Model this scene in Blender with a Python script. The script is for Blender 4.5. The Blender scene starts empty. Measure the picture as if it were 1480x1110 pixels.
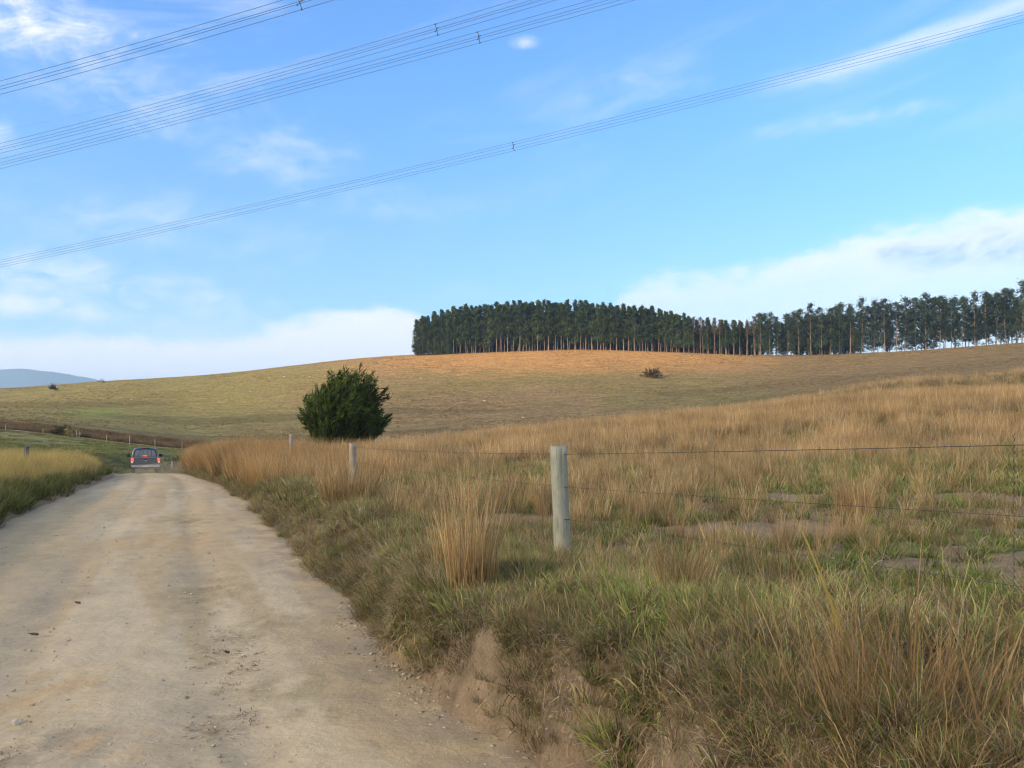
import bpy, bmesh, math, random
import numpy as np
from mathutils import Vector, Matrix

random.seed(7)
RNG = np.random.default_rng(11)
SC = bpy.context.scene
COL = SC.collection
R = math.radians
EYE, F, CX, HY = 1.9, 1140.0, 740.0, 635.0      # eye height; focal length, centre column and horizon row of the photograph

# ------------------------------------------------------------------ small helpers
def tag(o, label=None, cat=None, group=None, kind=None):
    if label: o['label'] = label
    if cat: o['category'] = cat
    if group: o['group'] = group
    if kind: o['kind'] = kind
    return o

def empty(name, loc=(0, 0, 0), rz=0.0):
    o = bpy.data.objects.new(name, None)
    o.location = loc
    o.rotation_euler = (0, 0, rz)
    o.empty_display_size = 0.3
    COL.objects.link(o)
    return o

def mesh_np(name, V, Fq, col=None, smooth=False, mats=None):
    """V (n,3), Fq (m,k) all the same size k, col (n,3) per vertex"""
    V = np.asarray(V, dtype=np.float32); Fq = np.asarray(Fq, dtype=np.int32)
    me = bpy.data.meshes.new(name)
    m, k = Fq.shape
    me.vertices.add(len(V)); me.vertices.foreach_set('co', V.ravel())
    me.loops.add(m * k); me.loops.foreach_set('vertex_index', Fq.ravel())
    me.polygons.add(m)
    me.polygons.foreach_set('loop_start', np.arange(0, m * k, k, dtype=np.int32))
    me.polygons.foreach_set('loop_total', np.full(m, k, dtype=np.int32))
    if smooth: me.polygons.foreach_set('use_smooth', np.ones(m, dtype=bool))
    me.update(calc_edges=True)
    if col is not None:
        a = me.color_attributes.new('col', 'FLOAT_COLOR', 'POINT')
        c4 = np.ones((len(V), 4), dtype=np.float32); c4[:, :3] = col
        a.data.foreach_set('color', c4.ravel())
    for mt in (mats or []): me.materials.append(mt)
    return me

def link(name, me, parent=None, loc=None):
    o = bpy.data.objects.new(name, me)
    COL.objects.link(o)
    if parent is not None: o.parent = parent
    if loc is not None: o.location = loc
    return o

class MB:
    """collects bmesh shapes for one mesh object"""
    def __init__(s): s.bm = bmesh.new()
    def box(s, c, size, bevel=0.0, rot=None):
        r = bmesh.ops.create_cube(s.bm, size=1.0)
        vs = r['verts']
        M = Matrix.Translation(Vector(c)) @ (rot.to_4x4() if rot else Matrix.Identity(4)) @ Matrix.Diagonal((*size, 1))
        bmesh.ops.transform(s.bm, matrix=M, verts=vs)
        if bevel > 0:
            es = list({e for v in vs for e in v.link_edges})
            bmesh.ops.bevel(s.bm, geom=es, offset=bevel, segments=2, affect='EDGES', profile=0.6)
        return s
    def tube(s, pts, rad, n=8, cap=True):
        pts = [Vector(p) for p in pts]
        rads = rad if hasattr(rad, '__len__') else [rad] * len(pts)
        rings = []
        for i, p in enumerate(pts):
            d = (pts[min(i + 1, len(pts) - 1)] - pts[max(i - 1, 0)]).normalized()
            up = Vector((0, 0, 1)) if abs(d.z) < 0.9 else Vector((1, 0, 0))
            a = d.cross(up).normalized(); b = a.cross(d)
            rings.append([s.bm.verts.new(p + rads[i] * (math.cos(2*math.pi*k/n) * a + math.sin(2*math.pi*k/n) * b)) for k in range(n)])
        for i in range(len(rings) - 1):
            for k in range(n):
                s.bm.faces.new((rings[i][k], rings[i][(k+1) % n], rings[i+1][(k+1) % n], rings[i+1][k]))
        if cap:
            s.bm.faces.new(rings[0]); s.bm.faces.new(list(reversed(rings[-1])))
        return s
    def loft(s, sections, cap=True):
        """sections: list of closed loops with equal point counts"""
        rings = [[s.bm.verts.new(p) for p in sec] for sec in sections]
        n = len(rings[0])
        for i in range(len(rings) - 1):
            for k in range(n):
                s.bm.faces.new((rings[i][k], rings[i][(k+1) % n], rings[i+1][(k+1) % n], rings[i+1][k]))
        if cap:
            s.bm.faces.new(rings[0]); s.bm.faces.new(list(reversed(rings[-1])))
        return s
    def done(s, name, mat, parent=None, smooth=False):
        bmesh.ops.recalc_face_normals(s.bm, faces=s.bm.faces)
        me = bpy.data.meshes.new(name); s.bm.to_mesh(me); s.bm.free()
        if smooth:
            for p in me.polygons: p.use_smooth = True
        me.materials.append(mat)
        return link(name, me, parent)

# ------------------------------------------------------------------ numpy noise
def _hash(ix, iy, seed):
    h = (ix.astype(np.int64) * 374761393 + iy.astype(np.int64) * 668265263 + seed * 1442695041) & 0x7fffffff
    h = ((h ^ (h >> 13)) * 1274126177) & 0x7fffffff
    h = (h ^ (h >> 16)) & 0xffffff
    return h / float(0xffffff)
def vnoise(x, y, seed=0):
    x = np.asarray(x, dtype=float); y = np.asarray(y, dtype=float)
    ix = np.floor(x); iy = np.floor(y); fx = x - ix; fy = y - iy
    fx = fx*fx*fx*(fx*(fx*6-15)+10); fy = fy*fy*fy*(fy*(fy*6-15)+10)
    a = _hash(ix, iy, seed); b = _hash(ix+1, iy, seed); c = _hash(ix, iy+1, seed); d = _hash(ix+1, iy+1, seed)
    return (a*(1-fx)+b*fx)*(1-fy) + (c*(1-fx)+d*fx)*fy
def fbm(x, y, seed=0, octv=4):
    s = 0; a = 0.5; t = 0
    for k in range(octv):
        s = s + a*vnoise(x*2**k + 17.3*k, y*2**k - 9.1*k, seed+k); t += a; a *= 0.5
    return s / t
def sst(a, b, x):
    t = np.clip((np.asarray(x, dtype=float)-a)/(b-a), 0, 1); return t*t*(3-2*t)
def lerp(a, b, t): return a + (b-a)*t

# ------------------------------------------------------------------ the lie of the land
# profiles of the land along sight lines: {column: [(distance, row of the ground)]}
TBL_R = {   # the pasture on the right of the road and all that lies beyond
 290: [(4,950),(10,795),(20,710),(35,684),(50,676),(60,674),(70,684),(90,696),(120,682),(160,652),(166,643),(200,630),(260,602),(330,566),(385,545.5),(420,544),(500,560),(700,600)],
 420: [(4,950),(10,795),(20,711),(33,687),(50,668),(60,666),(72,678),(90,690),(120,678),(160,650),(200,625),(260,590),(330,551),(385,530.5),(420,530),(500,548),(700,590)],
 560: [(4,950),(10,795),(20,709),(35,680),(55,659),(64,656),(80,668),(100,680),(130,656),(160,637),(200,617),(260,579),(330,538),(385,516.5),(420,515),(500,528),(700,580)],
 700: [(4,950),(10,795),(20,707),(35,675),(55,651),(78,638),(95,644),(120,655),(150,637),(180,622),(220,603),(270,572),(330,533),(385,510.5),(420,509),(500,520),(700,570)],
 850: [(4,950),(10,795),(20,705),(35,668),(55,640),(80,622),(100,630),(120,640),(150,628),(180,614),(220,597),(270,567),(330,529),(385,505.5),(420,505),(500,515),(700,560)],
 1000:[(4,948),(10,793),(20,703),(35,664),(55,629),(80,607),(100,612),(125,610),(150,608),(180,600),(220,588),(270,562),(330,529),(380,511),(420,511),(500,520),(700,560)],
 1100:[(4,946),(10,791),(20,701),(35,660),(55,621),(80,597),(100,600),(128,590),(150,592),(180,588),(220,576),(270,555),(330,527),(372,514.5),(410,515),(500,524),(700,560)],
 1300:[(4,940),(10,785),(20,693),(35,648),(55,603),(80,577),(98,579),(130,556),(150,562),(180,562),(220,552),(260,540),(310,521),(352,508.5),(400,510),(500,520),(700,560)],
 1480:[(4,935),(10,780),(20,687),(35,638),(55,591),(80,574),(98,576),(130,543),(150,549),(180,548),(220,535),(260,521),(300,506),(335,495.5),(380,497),(500,510),(700,560)],
 2000:[(4,925),(10,770),(20,678),(35,625),(55,580),(80,560),(98,562),(130,525),(150,530),(180,525),(220,508),(260,495),(300,485),(335,478),(380,480),(500,500),(700,550)],
}
TBL_L = {   # the low green field on the left
 -900:[(4,980),(10,820),(20,716),(35,676),(55,655),(75,640),(100,632),(160,600),(166,592),(200,585),(300,575),(385,570),(500,580),(700,610)],
 0:   [(4,980),(10,820),(20,722),(35,690),(55,672),(70,666),(95,655),(160,621),(163,619),(167,611),(200,604),(260,588),(330,572),(385,561.5),(430,563),(500,575),(700,605)],
 150: [(4,980),(10,820),(20,724),(35,692),(55,676),(70,675),(95,664),(160,637),(163,634),(167,626),(200,614),(260,592),(330,566),(385,551.5),(430,552),(500,566),(700,600)],
 290: [(4,980),(10,820),(20,728),(35,696),(55,682),(70,686),(95,676),(160,651),(163,648),(167,640),(200,628),(260,600),(330,564),(385,544.5),(430,544),(500,560),(700,600)],
 420: [(4,980),(10,820),(20,728),(35,696),(55,684),(70,690),(95,690),(120,678),(160,650),(200,625),(260,590),(330,551),(385,530.5),(430,530),(500,548),(700,590)],
}
NL = 400
LD = np.linspace(math.log(3.5), math.log(720), NL); DD = np.exp(LD)
PXG = np.arange(-900, 2001, 10.0)
def _pchip(x, y, xi):
    x = np.array(x, float); y = np.array(y, float); h = np.diff(x); dl = np.diff(y)/h
    m = np.zeros(len(x)); m[0] = dl[0]; m[-1] = dl[-1]
    for i in range(1, len(x)-1):
        if dl[i-1]*dl[i] > 0:
            w1 = 2*h[i]+h[i-1]; w2 = h[i]+2*h[i-1]; m[i] = (w1+w2)/(w1/dl[i-1]+w2/dl[i])
    k = np.clip(np.searchsorted(x, xi)-1, 0, len(x)-2); t = np.clip((xi-x[k])/h[k], 0, 1)
    return (y[k]*(2*t**3-3*t*t+1)+h[k]*m[k]*(t**3-2*t*t+t)+y[k+1]*(-2*t**3+3*t*t)+h[k]*m[k+1]*(t**3-t*t))
def _grid(tbl):
    cols = sorted(tbl)
    prof = []
    for c in cols:
        d = [a for a, b in tbl[c]]; z = [EYE-(b-HY)*a/F for a, b in tbl[c]]
        prof.append(_pchip(np.log(d), z, LD))
    prof = np.array(prof)
    G = np.zeros((len(PXG), NL))
    for j in range(NL): G[:, j] = _pchip(cols, prof[:, j], np.clip(PXG, cols[0], cols[-1]))
    k = np.exp(-0.5*(np.arange(-8, 9)/3.0)**2); k /= k.sum()
    Gp = np.pad(G, ((8, 8), (0, 0)), mode='edge')
    G = sum(k[i]*Gp[i:i+len(PXG)] for i in range(17))
    k = np.exp(-0.5*(np.arange(-3, 4)/1.2)**2); k /= k.sum()
    Gp = np.pad(G, ((0, 0), (3, 3)), mode='edge')
    return sum(k[i]*Gp[:, i:i+NL] for i in range(7))
GR, GL = _grid(TBL_R), _grid(TBL_L)
def _look(G, px, d):
    a = np.clip((px-PXG[0])/10.0, 0, len(PXG)-1.001); b = np.clip((np.log(d)-LD[0])/(LD[1]-LD[0]), 0, NL-1.001)
    ia = a.astype(int); ib = b.astype(int); fa = a-ia; fb = b-ib
    return (G[ia, ib]*(1-fa)+G[ia+1, ib]*fa)*(1-fb)+(G[ia, ib+1]*(1-fa)+G[ia+1, ib+1]*fa)*fb
YR = [-40, 0, 4.56, 7.1, 13.1, 20, 33, 50, 62, 80, 110, 160, 700]
XR = [19, 2.15, 0.1, -1.1, -3.6, -6.4, -12.0, -20.4, -27, -39, -56, -54, -236]
YLE = [-40, 0, 4.56, 16.7, 20.6, 28.5, 37, 47, 55, 62, 80, 110, 160, 700]
XLE = [14, -3.3, -5.35, -10.8, -12.5, -15.7, -19.2, -23.4, -27.6, -31.5, -43.5, -60, -58, -240]
RY = [-40, 0, 15, 30, 42, 55, 62, 70, 80, 95, 110, 160]
RZ = [0, 0, 0, -0.08, -0.22, -0.48, -0.85, -1.6, -2.9, -4.6, -5.6, -6.5]
def xr(y): return np.interp(y, YR, XR) + 0.10*(vnoise(y*0.9, y*0+3, 5)-.5)*2*sst(60, 30, y) + .06*(vnoise(y*3.1, y*0+8, 6)-.5)*2
def xl(y): return np.interp(y, YLE, XLE) + 0.12*(vnoise(y*0.7, y*0+3, 15)-.5)*2
def road_z(y):
    g = np.arange(-40, 161, 1.0); z = _pchip(RY, RZ, g); return np.interp(y, g, z)
COSR = 0.91
def px_d(x, y):
    th = np.arctan2(x, y); r = np.hypot(x, y); tc = np.clip(th, -R(50), R(48))
    c = np.where(np.abs(th) < R(48), np.cos(th), math.cos(R(48)))
    return CX+F*np.tan(tc), np.maximum(r*c, 3.6), th, r
def H(x, y, fine=True):
    x = np.asarray(x, float); y = np.asarray(y, float)
    px, d, th, r = px_d(x, y)
    zr = _look(GR, px, d); zl = _look(GL, px, d)
    w = sst(R(125), R(62), np.abs(th))
    far = sst(680, 1500, r)
    zr = lerp(0.5, zr, w); zl = lerp(0.35, zl, w)
    zr = lerp(zr, 0.0, far); zl = lerp(zl, 0.0, far)
    zr = zr + 0.10*(fbm(x*.35, y*.35, 31)-.5)*sst(140, 60, r) + .6*(fbm(x*.03, y*.03, 33)-.5)*sst(110, 200, r) + .12*(fbm(x*1.1, y*1.1, 35, 2)-.5)*sst(30, 12, r)
    zl = zl + 0.08*(fbm(x*.35, y*.35, 41)-.5)*sst(140, 60, r) + .6*(fbm(x*.03, y*.03, 33)-.5)*sst(175, 240, r)
    # bed of the road between its two banks
    ur = (x-xr(y))*COSR; ul = (xl(y)-x)*COSR
    rz = road_z(y)
    mid = 0.5*(np.interp(y, YR, XR)+np.interp(y, YLE, XLE))
    side = sst(-1.5, 1.5, (x-mid)) 
    z = lerp(zl, zr, side)
    steep = lerp(0.36, 1.1, sst(6, 12, y)) + .25*(vnoise(x*1.3, y*1.3, 77)-.5)
    b = np.where(ur > -1.2, sst(0, 1, (ur+0.02)/steep)**0.75, np.where(ul > -1.2, sst(-0.1, 1.3, ul), 0.0))
    b = np.where((ur <= -1.2) & (ul <= -1.2), 0.0, b)
    near = sst(115, 80, y)*sst(R(150), R(120), np.abs(th)*0+0)
    lip = 0.10*np.exp(-((ur-1.0)/.5)**2)*sst(30, 12, y)
    zb = lerp(rz-0.07, z+lip, b)
    z = lerp(z, zb, near)
    if fine:
        k = sst(40, 10, r)*sst(-.1, .3, np.maximum(ur, ul))
        z = z + k*(0.05*(fbm(x*2.3, y*2.3, 51)-.5) + 0.035*(fbm(x*9, y*9, 52, 3)-.5))
        # gullied face of the cut bank
        f = np.exp(-((ur-.30)/.28)**2)*sst(22, 9, r)
        z = z + f*(0.19*(fbm(x*3.7, y*3.7, 61, 4)-.5) + .07*(vnoise(x*14, y*14, 62)-.5))
    return z
def P(px, d, dz=0.0):
    x = (px-CX)/F*d
    return Vector((x, d, float(H(x, d))+dz))
def PR(px, row, d): return Vector(((px-CX)/F*d, d, EYE-(row-HY)*d/F))

# bare patches of trodden earth in the pasture: x, y, half width, half depth
BARE = [(4.3, 11.9, 1.35, .42), (2.7, 12.2, .9, .22), (-4.2, 28.6, .8, 2.0), (-5.6, 33, .9, 2.0), (-2.6, 21.5, 1.5, .55), (-1.2, 20.7, 1.1, .35), (-8.3, 35, 1.3, .8),
        (-2.9, 19.1, .5, .25), (1.9, 7.4, .4, .35), (3.3, 9.0, .5, .3), (2.2, 8.1, .35, .3), (1.6, 10.3, .5, .25), (5.6, 17.2, 1.2, .5), (-.3, 24.5, 1.5, .5), (4.6, 8.0, .5, .3), (8.8, 15.7, 1.2, .4),
        (0.3, 13.6, .8, .25), (9.5, 14.5, 1.0, .3), (3.6, 15.5, .9, .3)]
def bare(x, y):
    b = np.zeros_like(x)
    wx = x + .5*(fbm(x*1.2, y*1.2, 91)-.5)*1.4; wy = y + .6*(fbm(x*1.2, y*1.2, 92)-.5)*1.4
    for cx, cy, rx, ry in BARE:
        cy = cy-.02*cy; rx = rx*.85; ry = ry*1.0+.03*cy
        q = ((wx-cx)/rx)**2+((wy-cy)/ry)**2
        b = np.maximum(b, sst(1.35, .6, q))
    n = fbm(x*.8+5, y*.8, 93)
    b = np.maximum(b, .8*sst(.63, .70, n)*sst(40, 20, y))
    return b

# ------------------------------------------------------------------ materials
def mat(name):
    m = bpy.data.materials.new(name); m.use_nodes = True
    nt = m.node_tree; nt.nodes.clear()
    return m, nt, nt.nodes, nt.links
def N(ns, t, **kw):
    n = ns.new(t)
    for k, v in kw.items(): setattr(n, k, v)
    return n
def noise(ns, ls, vec, scale, detail=4, rough=.6):
    n = N(ns, 'ShaderNodeTexNoise'); n.inputs['Scale'].default_value = scale; n.inputs['Detail'].default_value = detail
    n.inputs['Roughness'].default_value = rough; ls.new(vec, n.inputs['Vector']); return n.outputs['Fac']
def mrange(ns, ls, v, a, b, c, d):
    n = N(ns, 'ShaderNodeMapRange'); ls.new(v, n.inputs['Value'])
    for k, x in zip(('From Min', 'From Max', 'To Min', 'To Max'), (a, b, c, d)): n.inputs[k].default_value = x
    return n.outputs['Result']
def cmul(ns, ls, a, f):
    n = N(ns, 'ShaderNodeVectorMath', operation='SCALE'); ls.new(a, n.inputs[0]); ls.new(f, n.inputs['Scale']); return n.outputs[0]
def cmix(ns, ls, f, a, b):
    n = N(ns, 'ShaderNodeMix', data_type='RGBA')
    if isinstance(f, (int, float)): n.inputs[0].default_value = f
    else: ls.new(f, n.inputs[0])
    for s, v in ((6, a), (7, b)):
        if isinstance(v, tuple): n.inputs[s].default_value = (*v, 1)
        else: ls.new(v, n.inputs[s])
    return n.outputs[2]
def math_(ns, ls, op, a, b=None):
    n = N(ns, 'ShaderNodeMath', operation=op)
    for i, v in enumerate((a, b)):
        if v is None: continue
        if isinstance(v, (int, float)): n.inputs[i].default_value = v
        else: ls.new(v, n.inputs[i])
    return n.outputs[0]
def bump(ns, ls, h, strength, dist):
    n = N(ns, 'ShaderNodeBump'); n.inputs['Strength'].default_value = strength; n.inputs['Distance'].default_value = dist
    ls.new(h, n.inputs['Height']); return n.outputs[0]
def principled(ns, ls, col, rough, nrm=None, **kw):
    p = N(ns, 'ShaderNodeBsdfPrincipled'); o = N(ns, 'ShaderNodeOutputMaterial')
    if isinstance(col, tuple): p.inputs['Base Color'].default_value = (*col, 1)
    else: ls.new(col, p.inputs['Base Color'])
    if isinstance(rough, float): p.inputs['Roughness'].default_value = rough
    else: ls.new(rough, p.inputs['Roughness'])
    if nrm is not None: ls.new(nrm, p.inputs['Normal'])
    for k, v in kw.items(): p.inputs[k.replace('_', ' ')].default_value = v
    ls.new(p.outputs[0], o.inputs[0]); return p

def m_ground():
    m, nt, ns, ls = mat('ground_soil_and_turf')
    g = N(ns, 'ShaderNodeNewGeometry'); pos = g.outputs['Position']
    a = N(ns, 'ShaderNodeAttribute', attribute_name='col'); 
    far = N(ns, 'ShaderNodeAttribute', attribute_name='far')
    sc = N(ns, 'ShaderNodeVectorMath', operation='MULTIPLY'); ls.new(pos, sc.inputs[0]); sc.inputs[1].default_value = (.10, .10, 1.0)
    terr = noise(ns, ls, sc.outputs[0], 1.5, 5, .7)
    sc2 = N(ns, 'ShaderNodeVectorMath', operation='MULTIPLY'); ls.new(pos, sc2.inputs[0]); sc2.inputs[1].default_value = (.45, .2, 1.0)
    tuft = noise(ns, ls, sc2.outputs[0], 1.8, 4, .75)
    n1 = noise(ns, ls, pos, 55, 5, .7); n2 = noise(ns, ls, pos, 6, 4, .6)
    nearf = math_(ns, ls, 'MULTIPLY', mrange(ns, ls, n1, .3, .7, .72, 1.25), mrange(ns, ls, n2, .3, .7, .8, 1.2))
    farf = math_(ns, ls, 'MULTIPLY', mrange(ns, ls, terr, .32, .68, .74, 1.26), mrange(ns, ls, tuft, .32, .68, .64, 1.36))
    mx = N(ns, 'ShaderNodeMix', data_type='FLOAT'); ls.new(far.outputs['Fac'], mx.inputs[0]); ls.new(nearf, mx.inputs[2]); ls.new(farf, mx.inputs[3])
    col = cmul(ns, ls, a.outputs['Color'], mx.outputs[0])
    hb = N(ns, 'ShaderNodeMix', data_type='FLOAT'); ls.new(far.outputs['Fac'], hb.inputs[0])
    ls.new(math_(ns, ls, 'MULTIPLY', n1, .03), hb.inputs[2])
    ls.new(math_(ns, ls, 'ADD', math_(ns, ls, 'MULTIPLY', terr, .8), math_(ns, ls, 'MULTIPLY', tuft, .7)), hb.inputs[3])
    principled(ns, ls, col, .95, bump(ns, ls, hb.outputs[0], .8, 1.0), Specular_IOR_Level=.1)
    return m
def m_road():
    m, nt, ns, ls = mat('packed_dirt')
    g = N(ns, 'ShaderNodeNewGeometry'); pos = g.outputs['Position']
    a = N(ns, 'ShaderNodeAttribute', attribute_name='col')
    n1 = noise(ns, ls, pos, 120, 4, .75); n2 = noise(ns, ls, pos, 22, 5, .65); n3 = noise(ns, ls, pos, 2.2, 5, .6)
    vo = N(ns, 'ShaderNodeTexVoronoi'); vo.inputs['Scale'].default_value = 60; ls.new(pos, vo.inputs['Vector'])
    stone = mrange(ns, ls, vo.outputs['Distance'], .12, .3, 1, 0)
    pick = mrange(ns, ls, noise(ns, ls, pos, 35, 2, .5), .56, .62, 0, 1)
    stone = math_(ns, ls, 'MULTIPLY', stone, pick)
    f = math_(ns, ls, 'MULTIPLY', mrange(ns, ls, n1, .3, .7, .92, 1.07), mrange(ns, ls, n2, .3, .7, .90, 1.08))
    f = math_(ns, ls, 'MULTIPLY', f, mrange(ns, ls, n3, .35, .65, .92, 1.08))
    col = cmul(ns, ls, a.outputs['Color'], f)
    col = cmix(ns, ls, math_(ns, ls, 'MULTIPLY', stone, .5), col, (.38, .36, .32))
    h = math_(ns, ls, 'ADD', math_(ns, ls, 'MULTIPLY', n1, .004), math_(ns, ls, 'ADD', math_(ns, ls, 'MULTIPLY', n2, .014), math_(ns, ls, 'MULTIPLY', stone, .004)))
    principled(ns, ls, col, .93, bump(ns, ls, h, .75, 1.0), Specular_IOR_Level=.15)
    return m
def m_blade(name, hue_noise=.35, trans=.35, sc=.6, amp=.3):
    """grass and leaves: colour from the blade itself, varied from plant to plant and from place to place"""
    m, nt, ns, ls = mat(name)
    a = N(ns, 'ShaderNodeAttribute', attribute_name='col')
    oi = N(ns, 'ShaderNodeObjectInfo'); g = N(ns, 'ShaderNodeNewGeometry')
    n = noise(ns, ls, g.outputs['Position'], sc, 3, .6)
    f = math_(ns, ls, 'MULTIPLY', mrange(ns, ls, oi.outputs['Random'], 0, 1, 1-hue_noise, 1+hue_noise), mrange(ns, ls, n, .3, .7, 1-amp, 1+amp))
    col = cmul(ns, ls, a.outputs['Color'], f)
    d = N(ns, 'ShaderNodeBsdfDiffuse'); t = N(ns, 'ShaderNodeBsdfTranslucent'); mx = N(ns, 'ShaderNodeMixShader'); o = N(ns, 'ShaderNodeOutputMaterial')
    mx.inputs[0].default_value = trans
    ls.new(col, d.inputs[0]); ls.new(col, t.inputs[0]); ls.new(d.outputs[0], mx.inputs[1]); ls.new(t.outputs[0], mx.inputs[2]); ls.new(mx.outputs[0], o.inputs[0])
    return m
def m_plain(name, col, rough=.6, **kw):
    m, nt, ns, ls = mat(name)
    g = N(ns, 'ShaderNodeNewGeometry')
    n = noise(ns, ls, g.outputs['Position'], 14, 4, .6)
    c = cmul(ns, ls, N(ns, 'ShaderNodeRGB').outputs[0], mrange(ns, ls, n, .3, .7, .86, 1.12))
    for x in ns:
        if x.type == 'RGB': x.outputs[0].default_value = (*col, 1)
    principled(ns, ls, c, rough, **kw); return m
def m_wood(name, c1, c2):
    m, nt, ns, ls = mat(name)
    tc = N(ns, 'ShaderNodeTexCoord'); sc = N(ns, 'ShaderNodeVectorMath', operation='MULTIPLY')
    ls.new(tc.outputs['Object'], sc.inputs[0]); sc.inputs[1].default_value = (1, 1, .06)
    grain = noise(ns, ls, sc.outputs[0], 70, 5, .7); blotch = noise(ns, ls, tc.outputs['Object'], 5, 4, .6)
    sc2 = N(ns, 'ShaderNodeVectorMath', operation='MULTIPLY'); ls.new(tc.outputs['Object'], sc2.inputs[0]); sc2.inputs[1].default_value = (1, 1, .09)
    crack = mrange(ns, ls, noise(ns, ls, sc2.outputs[0], 60, 2, .5), .60, .70, 0, 1)
    col = cmix(ns, ls, mrange(ns, ls, blotch, .35, .65, 0, 1), c1, c2)
    col = cmul(ns, ls, col, mrange(ns, ls, grain, .3, .7, .82, 1.14))
    col = cmix(ns, ls, math_(ns, ls, 'MULTIPLY', crack, .45), col, (.08, .07, .06))
    h = math_(ns, ls, 'SUBTRACT', math_(ns, ls, 'MULTIPLY', grain, .006), math_(ns, ls, 'MULTIPLY', crack, .006))
    principled(ns, ls, col, .85, bump(ns, ls, h, .8, 1.0)); return m
def m_bark(name, c1, c2):
    m, nt, ns, ls = mat(name)
    g = N(ns, 'ShaderNodeNewGeometry'); sc = N(ns, 'ShaderNodeVectorMath', operation='MULTIPLY')
    ls.new(g.outputs['Position'], sc.inputs[0]); sc.inputs[1].default_value = (1, 1, .25)
    n = noise(ns, ls, sc.outputs[0], 1.6, 4, .6)
    principled(ns, ls, cmix(ns, ls, mrange(ns, ls, n, .4, .6, 0, 1), c1, c2), .85); return m
def m_emit(name, col, e):
    m, nt, ns, ls = mat(name)
    p = principled(ns, ls, col, .3); p.inputs['Emission Color'].default_value = (*col, 1); p.inputs['Emission Strength'].default_value = e; return m

MG, MR = m_ground(), m_road()
MBL = m_blade('grass_blades', .38, .35, 1.5, .4); MBF = m_blade('far_grass_blades', .3, .3, .25, .35)
MLEAF = m_blade('shrub_leaves', .15, .3, .5, .25)
MEUC = m_blade('eucalyptus_leaves', .22, .25, .08, .2)
MTRUNK = m_bark('eucalyptus_bark', (.28, .215, .155), (.17, .125, .09))
MTRUNKP = m_bark('pale_eucalyptus_bark', (.27, .22, .17), (.17, .13, .10))
MWOOD = m_wood('weathered_post_wood', (.32, .32, .27), (.24, .27, .22))
MWOOD2 = m_wood('old_post_wood', (.36, .32, .27), (.27, .24, .20))
MWIRE = m_plain('rusty_fence_wire', (.07, .06, .06), .6, Metallic=.5)
MCOND = m_plain('dull_aluminium_conductor', (.13, .15, .19), .6)
MROCK = m_plain('pale_stone', (.50, .43, .32), .9)

# ------------------------------------------------------------------ ground
STRAW = np.array((.33, .22, .10)); 
def ground_color(x, y, z):
    px, d, th, r = px_d(x, y)
    row = HY-(z-EYE)*F/d
    c = np.zeros((len(x), 3))
    soil = np.array((.42, .33, .22)); dark = np.array((.13, .115, .075)); olive = np.array((.15, .14, .06)); green = np.array((.11, .135, .045))
    orange = np.array((.40, .225, .085)); tan_ = np.array((.25, .175, .082)); lg = np.array((.225, .176, .068)); brown = np.array((.19, .12, .07))
    n = fbm(x*.6, y*.6, 101); nf = fbm(x*.02, y*.02, 103); nm = fbm(x*.09, y*.09, 105)
    # near pasture
    near = lerp(np.array((.23, .19, .12)), dark, n[:, None]); near = lerp(near, STRAW*.8, (sst(20, 60, d)*.7)[:, None])
    near = lerp(near, soil, bare(x, y)[:, None])
    ur = (x-xr(y))*COSR; ul = (xl(y)-x)*COSR
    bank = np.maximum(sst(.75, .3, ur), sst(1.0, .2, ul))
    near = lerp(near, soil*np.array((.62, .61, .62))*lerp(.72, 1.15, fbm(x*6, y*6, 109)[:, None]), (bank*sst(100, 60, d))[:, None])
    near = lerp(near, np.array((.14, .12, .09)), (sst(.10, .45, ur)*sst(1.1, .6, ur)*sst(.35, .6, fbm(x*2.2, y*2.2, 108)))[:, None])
    # far hill
    hill = lerp(tan_, lg, sst(.35, .65, nf)[:, None])
    hill = lerp(hill, lg*np.array((.92, 1.02, .9)), (sst(560, 250, px)*.85)[:, None])
    zh = sst(24, 36, z+8*(nm-.5)+4*(nf-.5))*sst(430, 640, px)*sst(1230, 1020, px)
    hill = lerp(hill, orange, (zh*.95)[:, None])
    hill = lerp(hill, tan_*np.array((.92, .9, .85)), (sst(1000, 1200, px)*.8)[:, None])
    # darker bands low on the hill
    bnd = sst(.50, .62, fbm(x*.012, y*.05, 107))
    hill = lerp(hill, hill*np.array((.72, .74, .72)), (bnd*sst(26, 12, z))[:, None])
    gp = np.exp(-((px-140)/48)**2-((row-597)/6)**2)
    hill = lerp(hill, np.array((.17, .21, .05)), (gp*.8)[:, None])
    # foot of the hill, gully side and the green flat below it
    hill = lerp(hill, green*1.25, (np.exp(-((z-11)/3.0)**2)*sst(930, 1080, px)*.55)[:, None])
    flat = lerp(green*1.2, np.array((.22, .2, .08)), sst(.45, .65, nm)[:, None])
    isflat = sst(168, 160, d)*sst(66, 80, d)*sst(430, 330, px)
    cut = sst(158.5, 161, d)*sst(170, 166.5, d)*sst(330, 285, px)
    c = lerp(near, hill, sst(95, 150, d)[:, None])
    c = lerp(c, flat, isflat[:, None])
    c = lerp(c, brown*1.15, cut[:, None])
    c = lerp(c, np.array((.12, .16, .08)), sst(700, 1200, r)[:, None])
    return c

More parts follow.
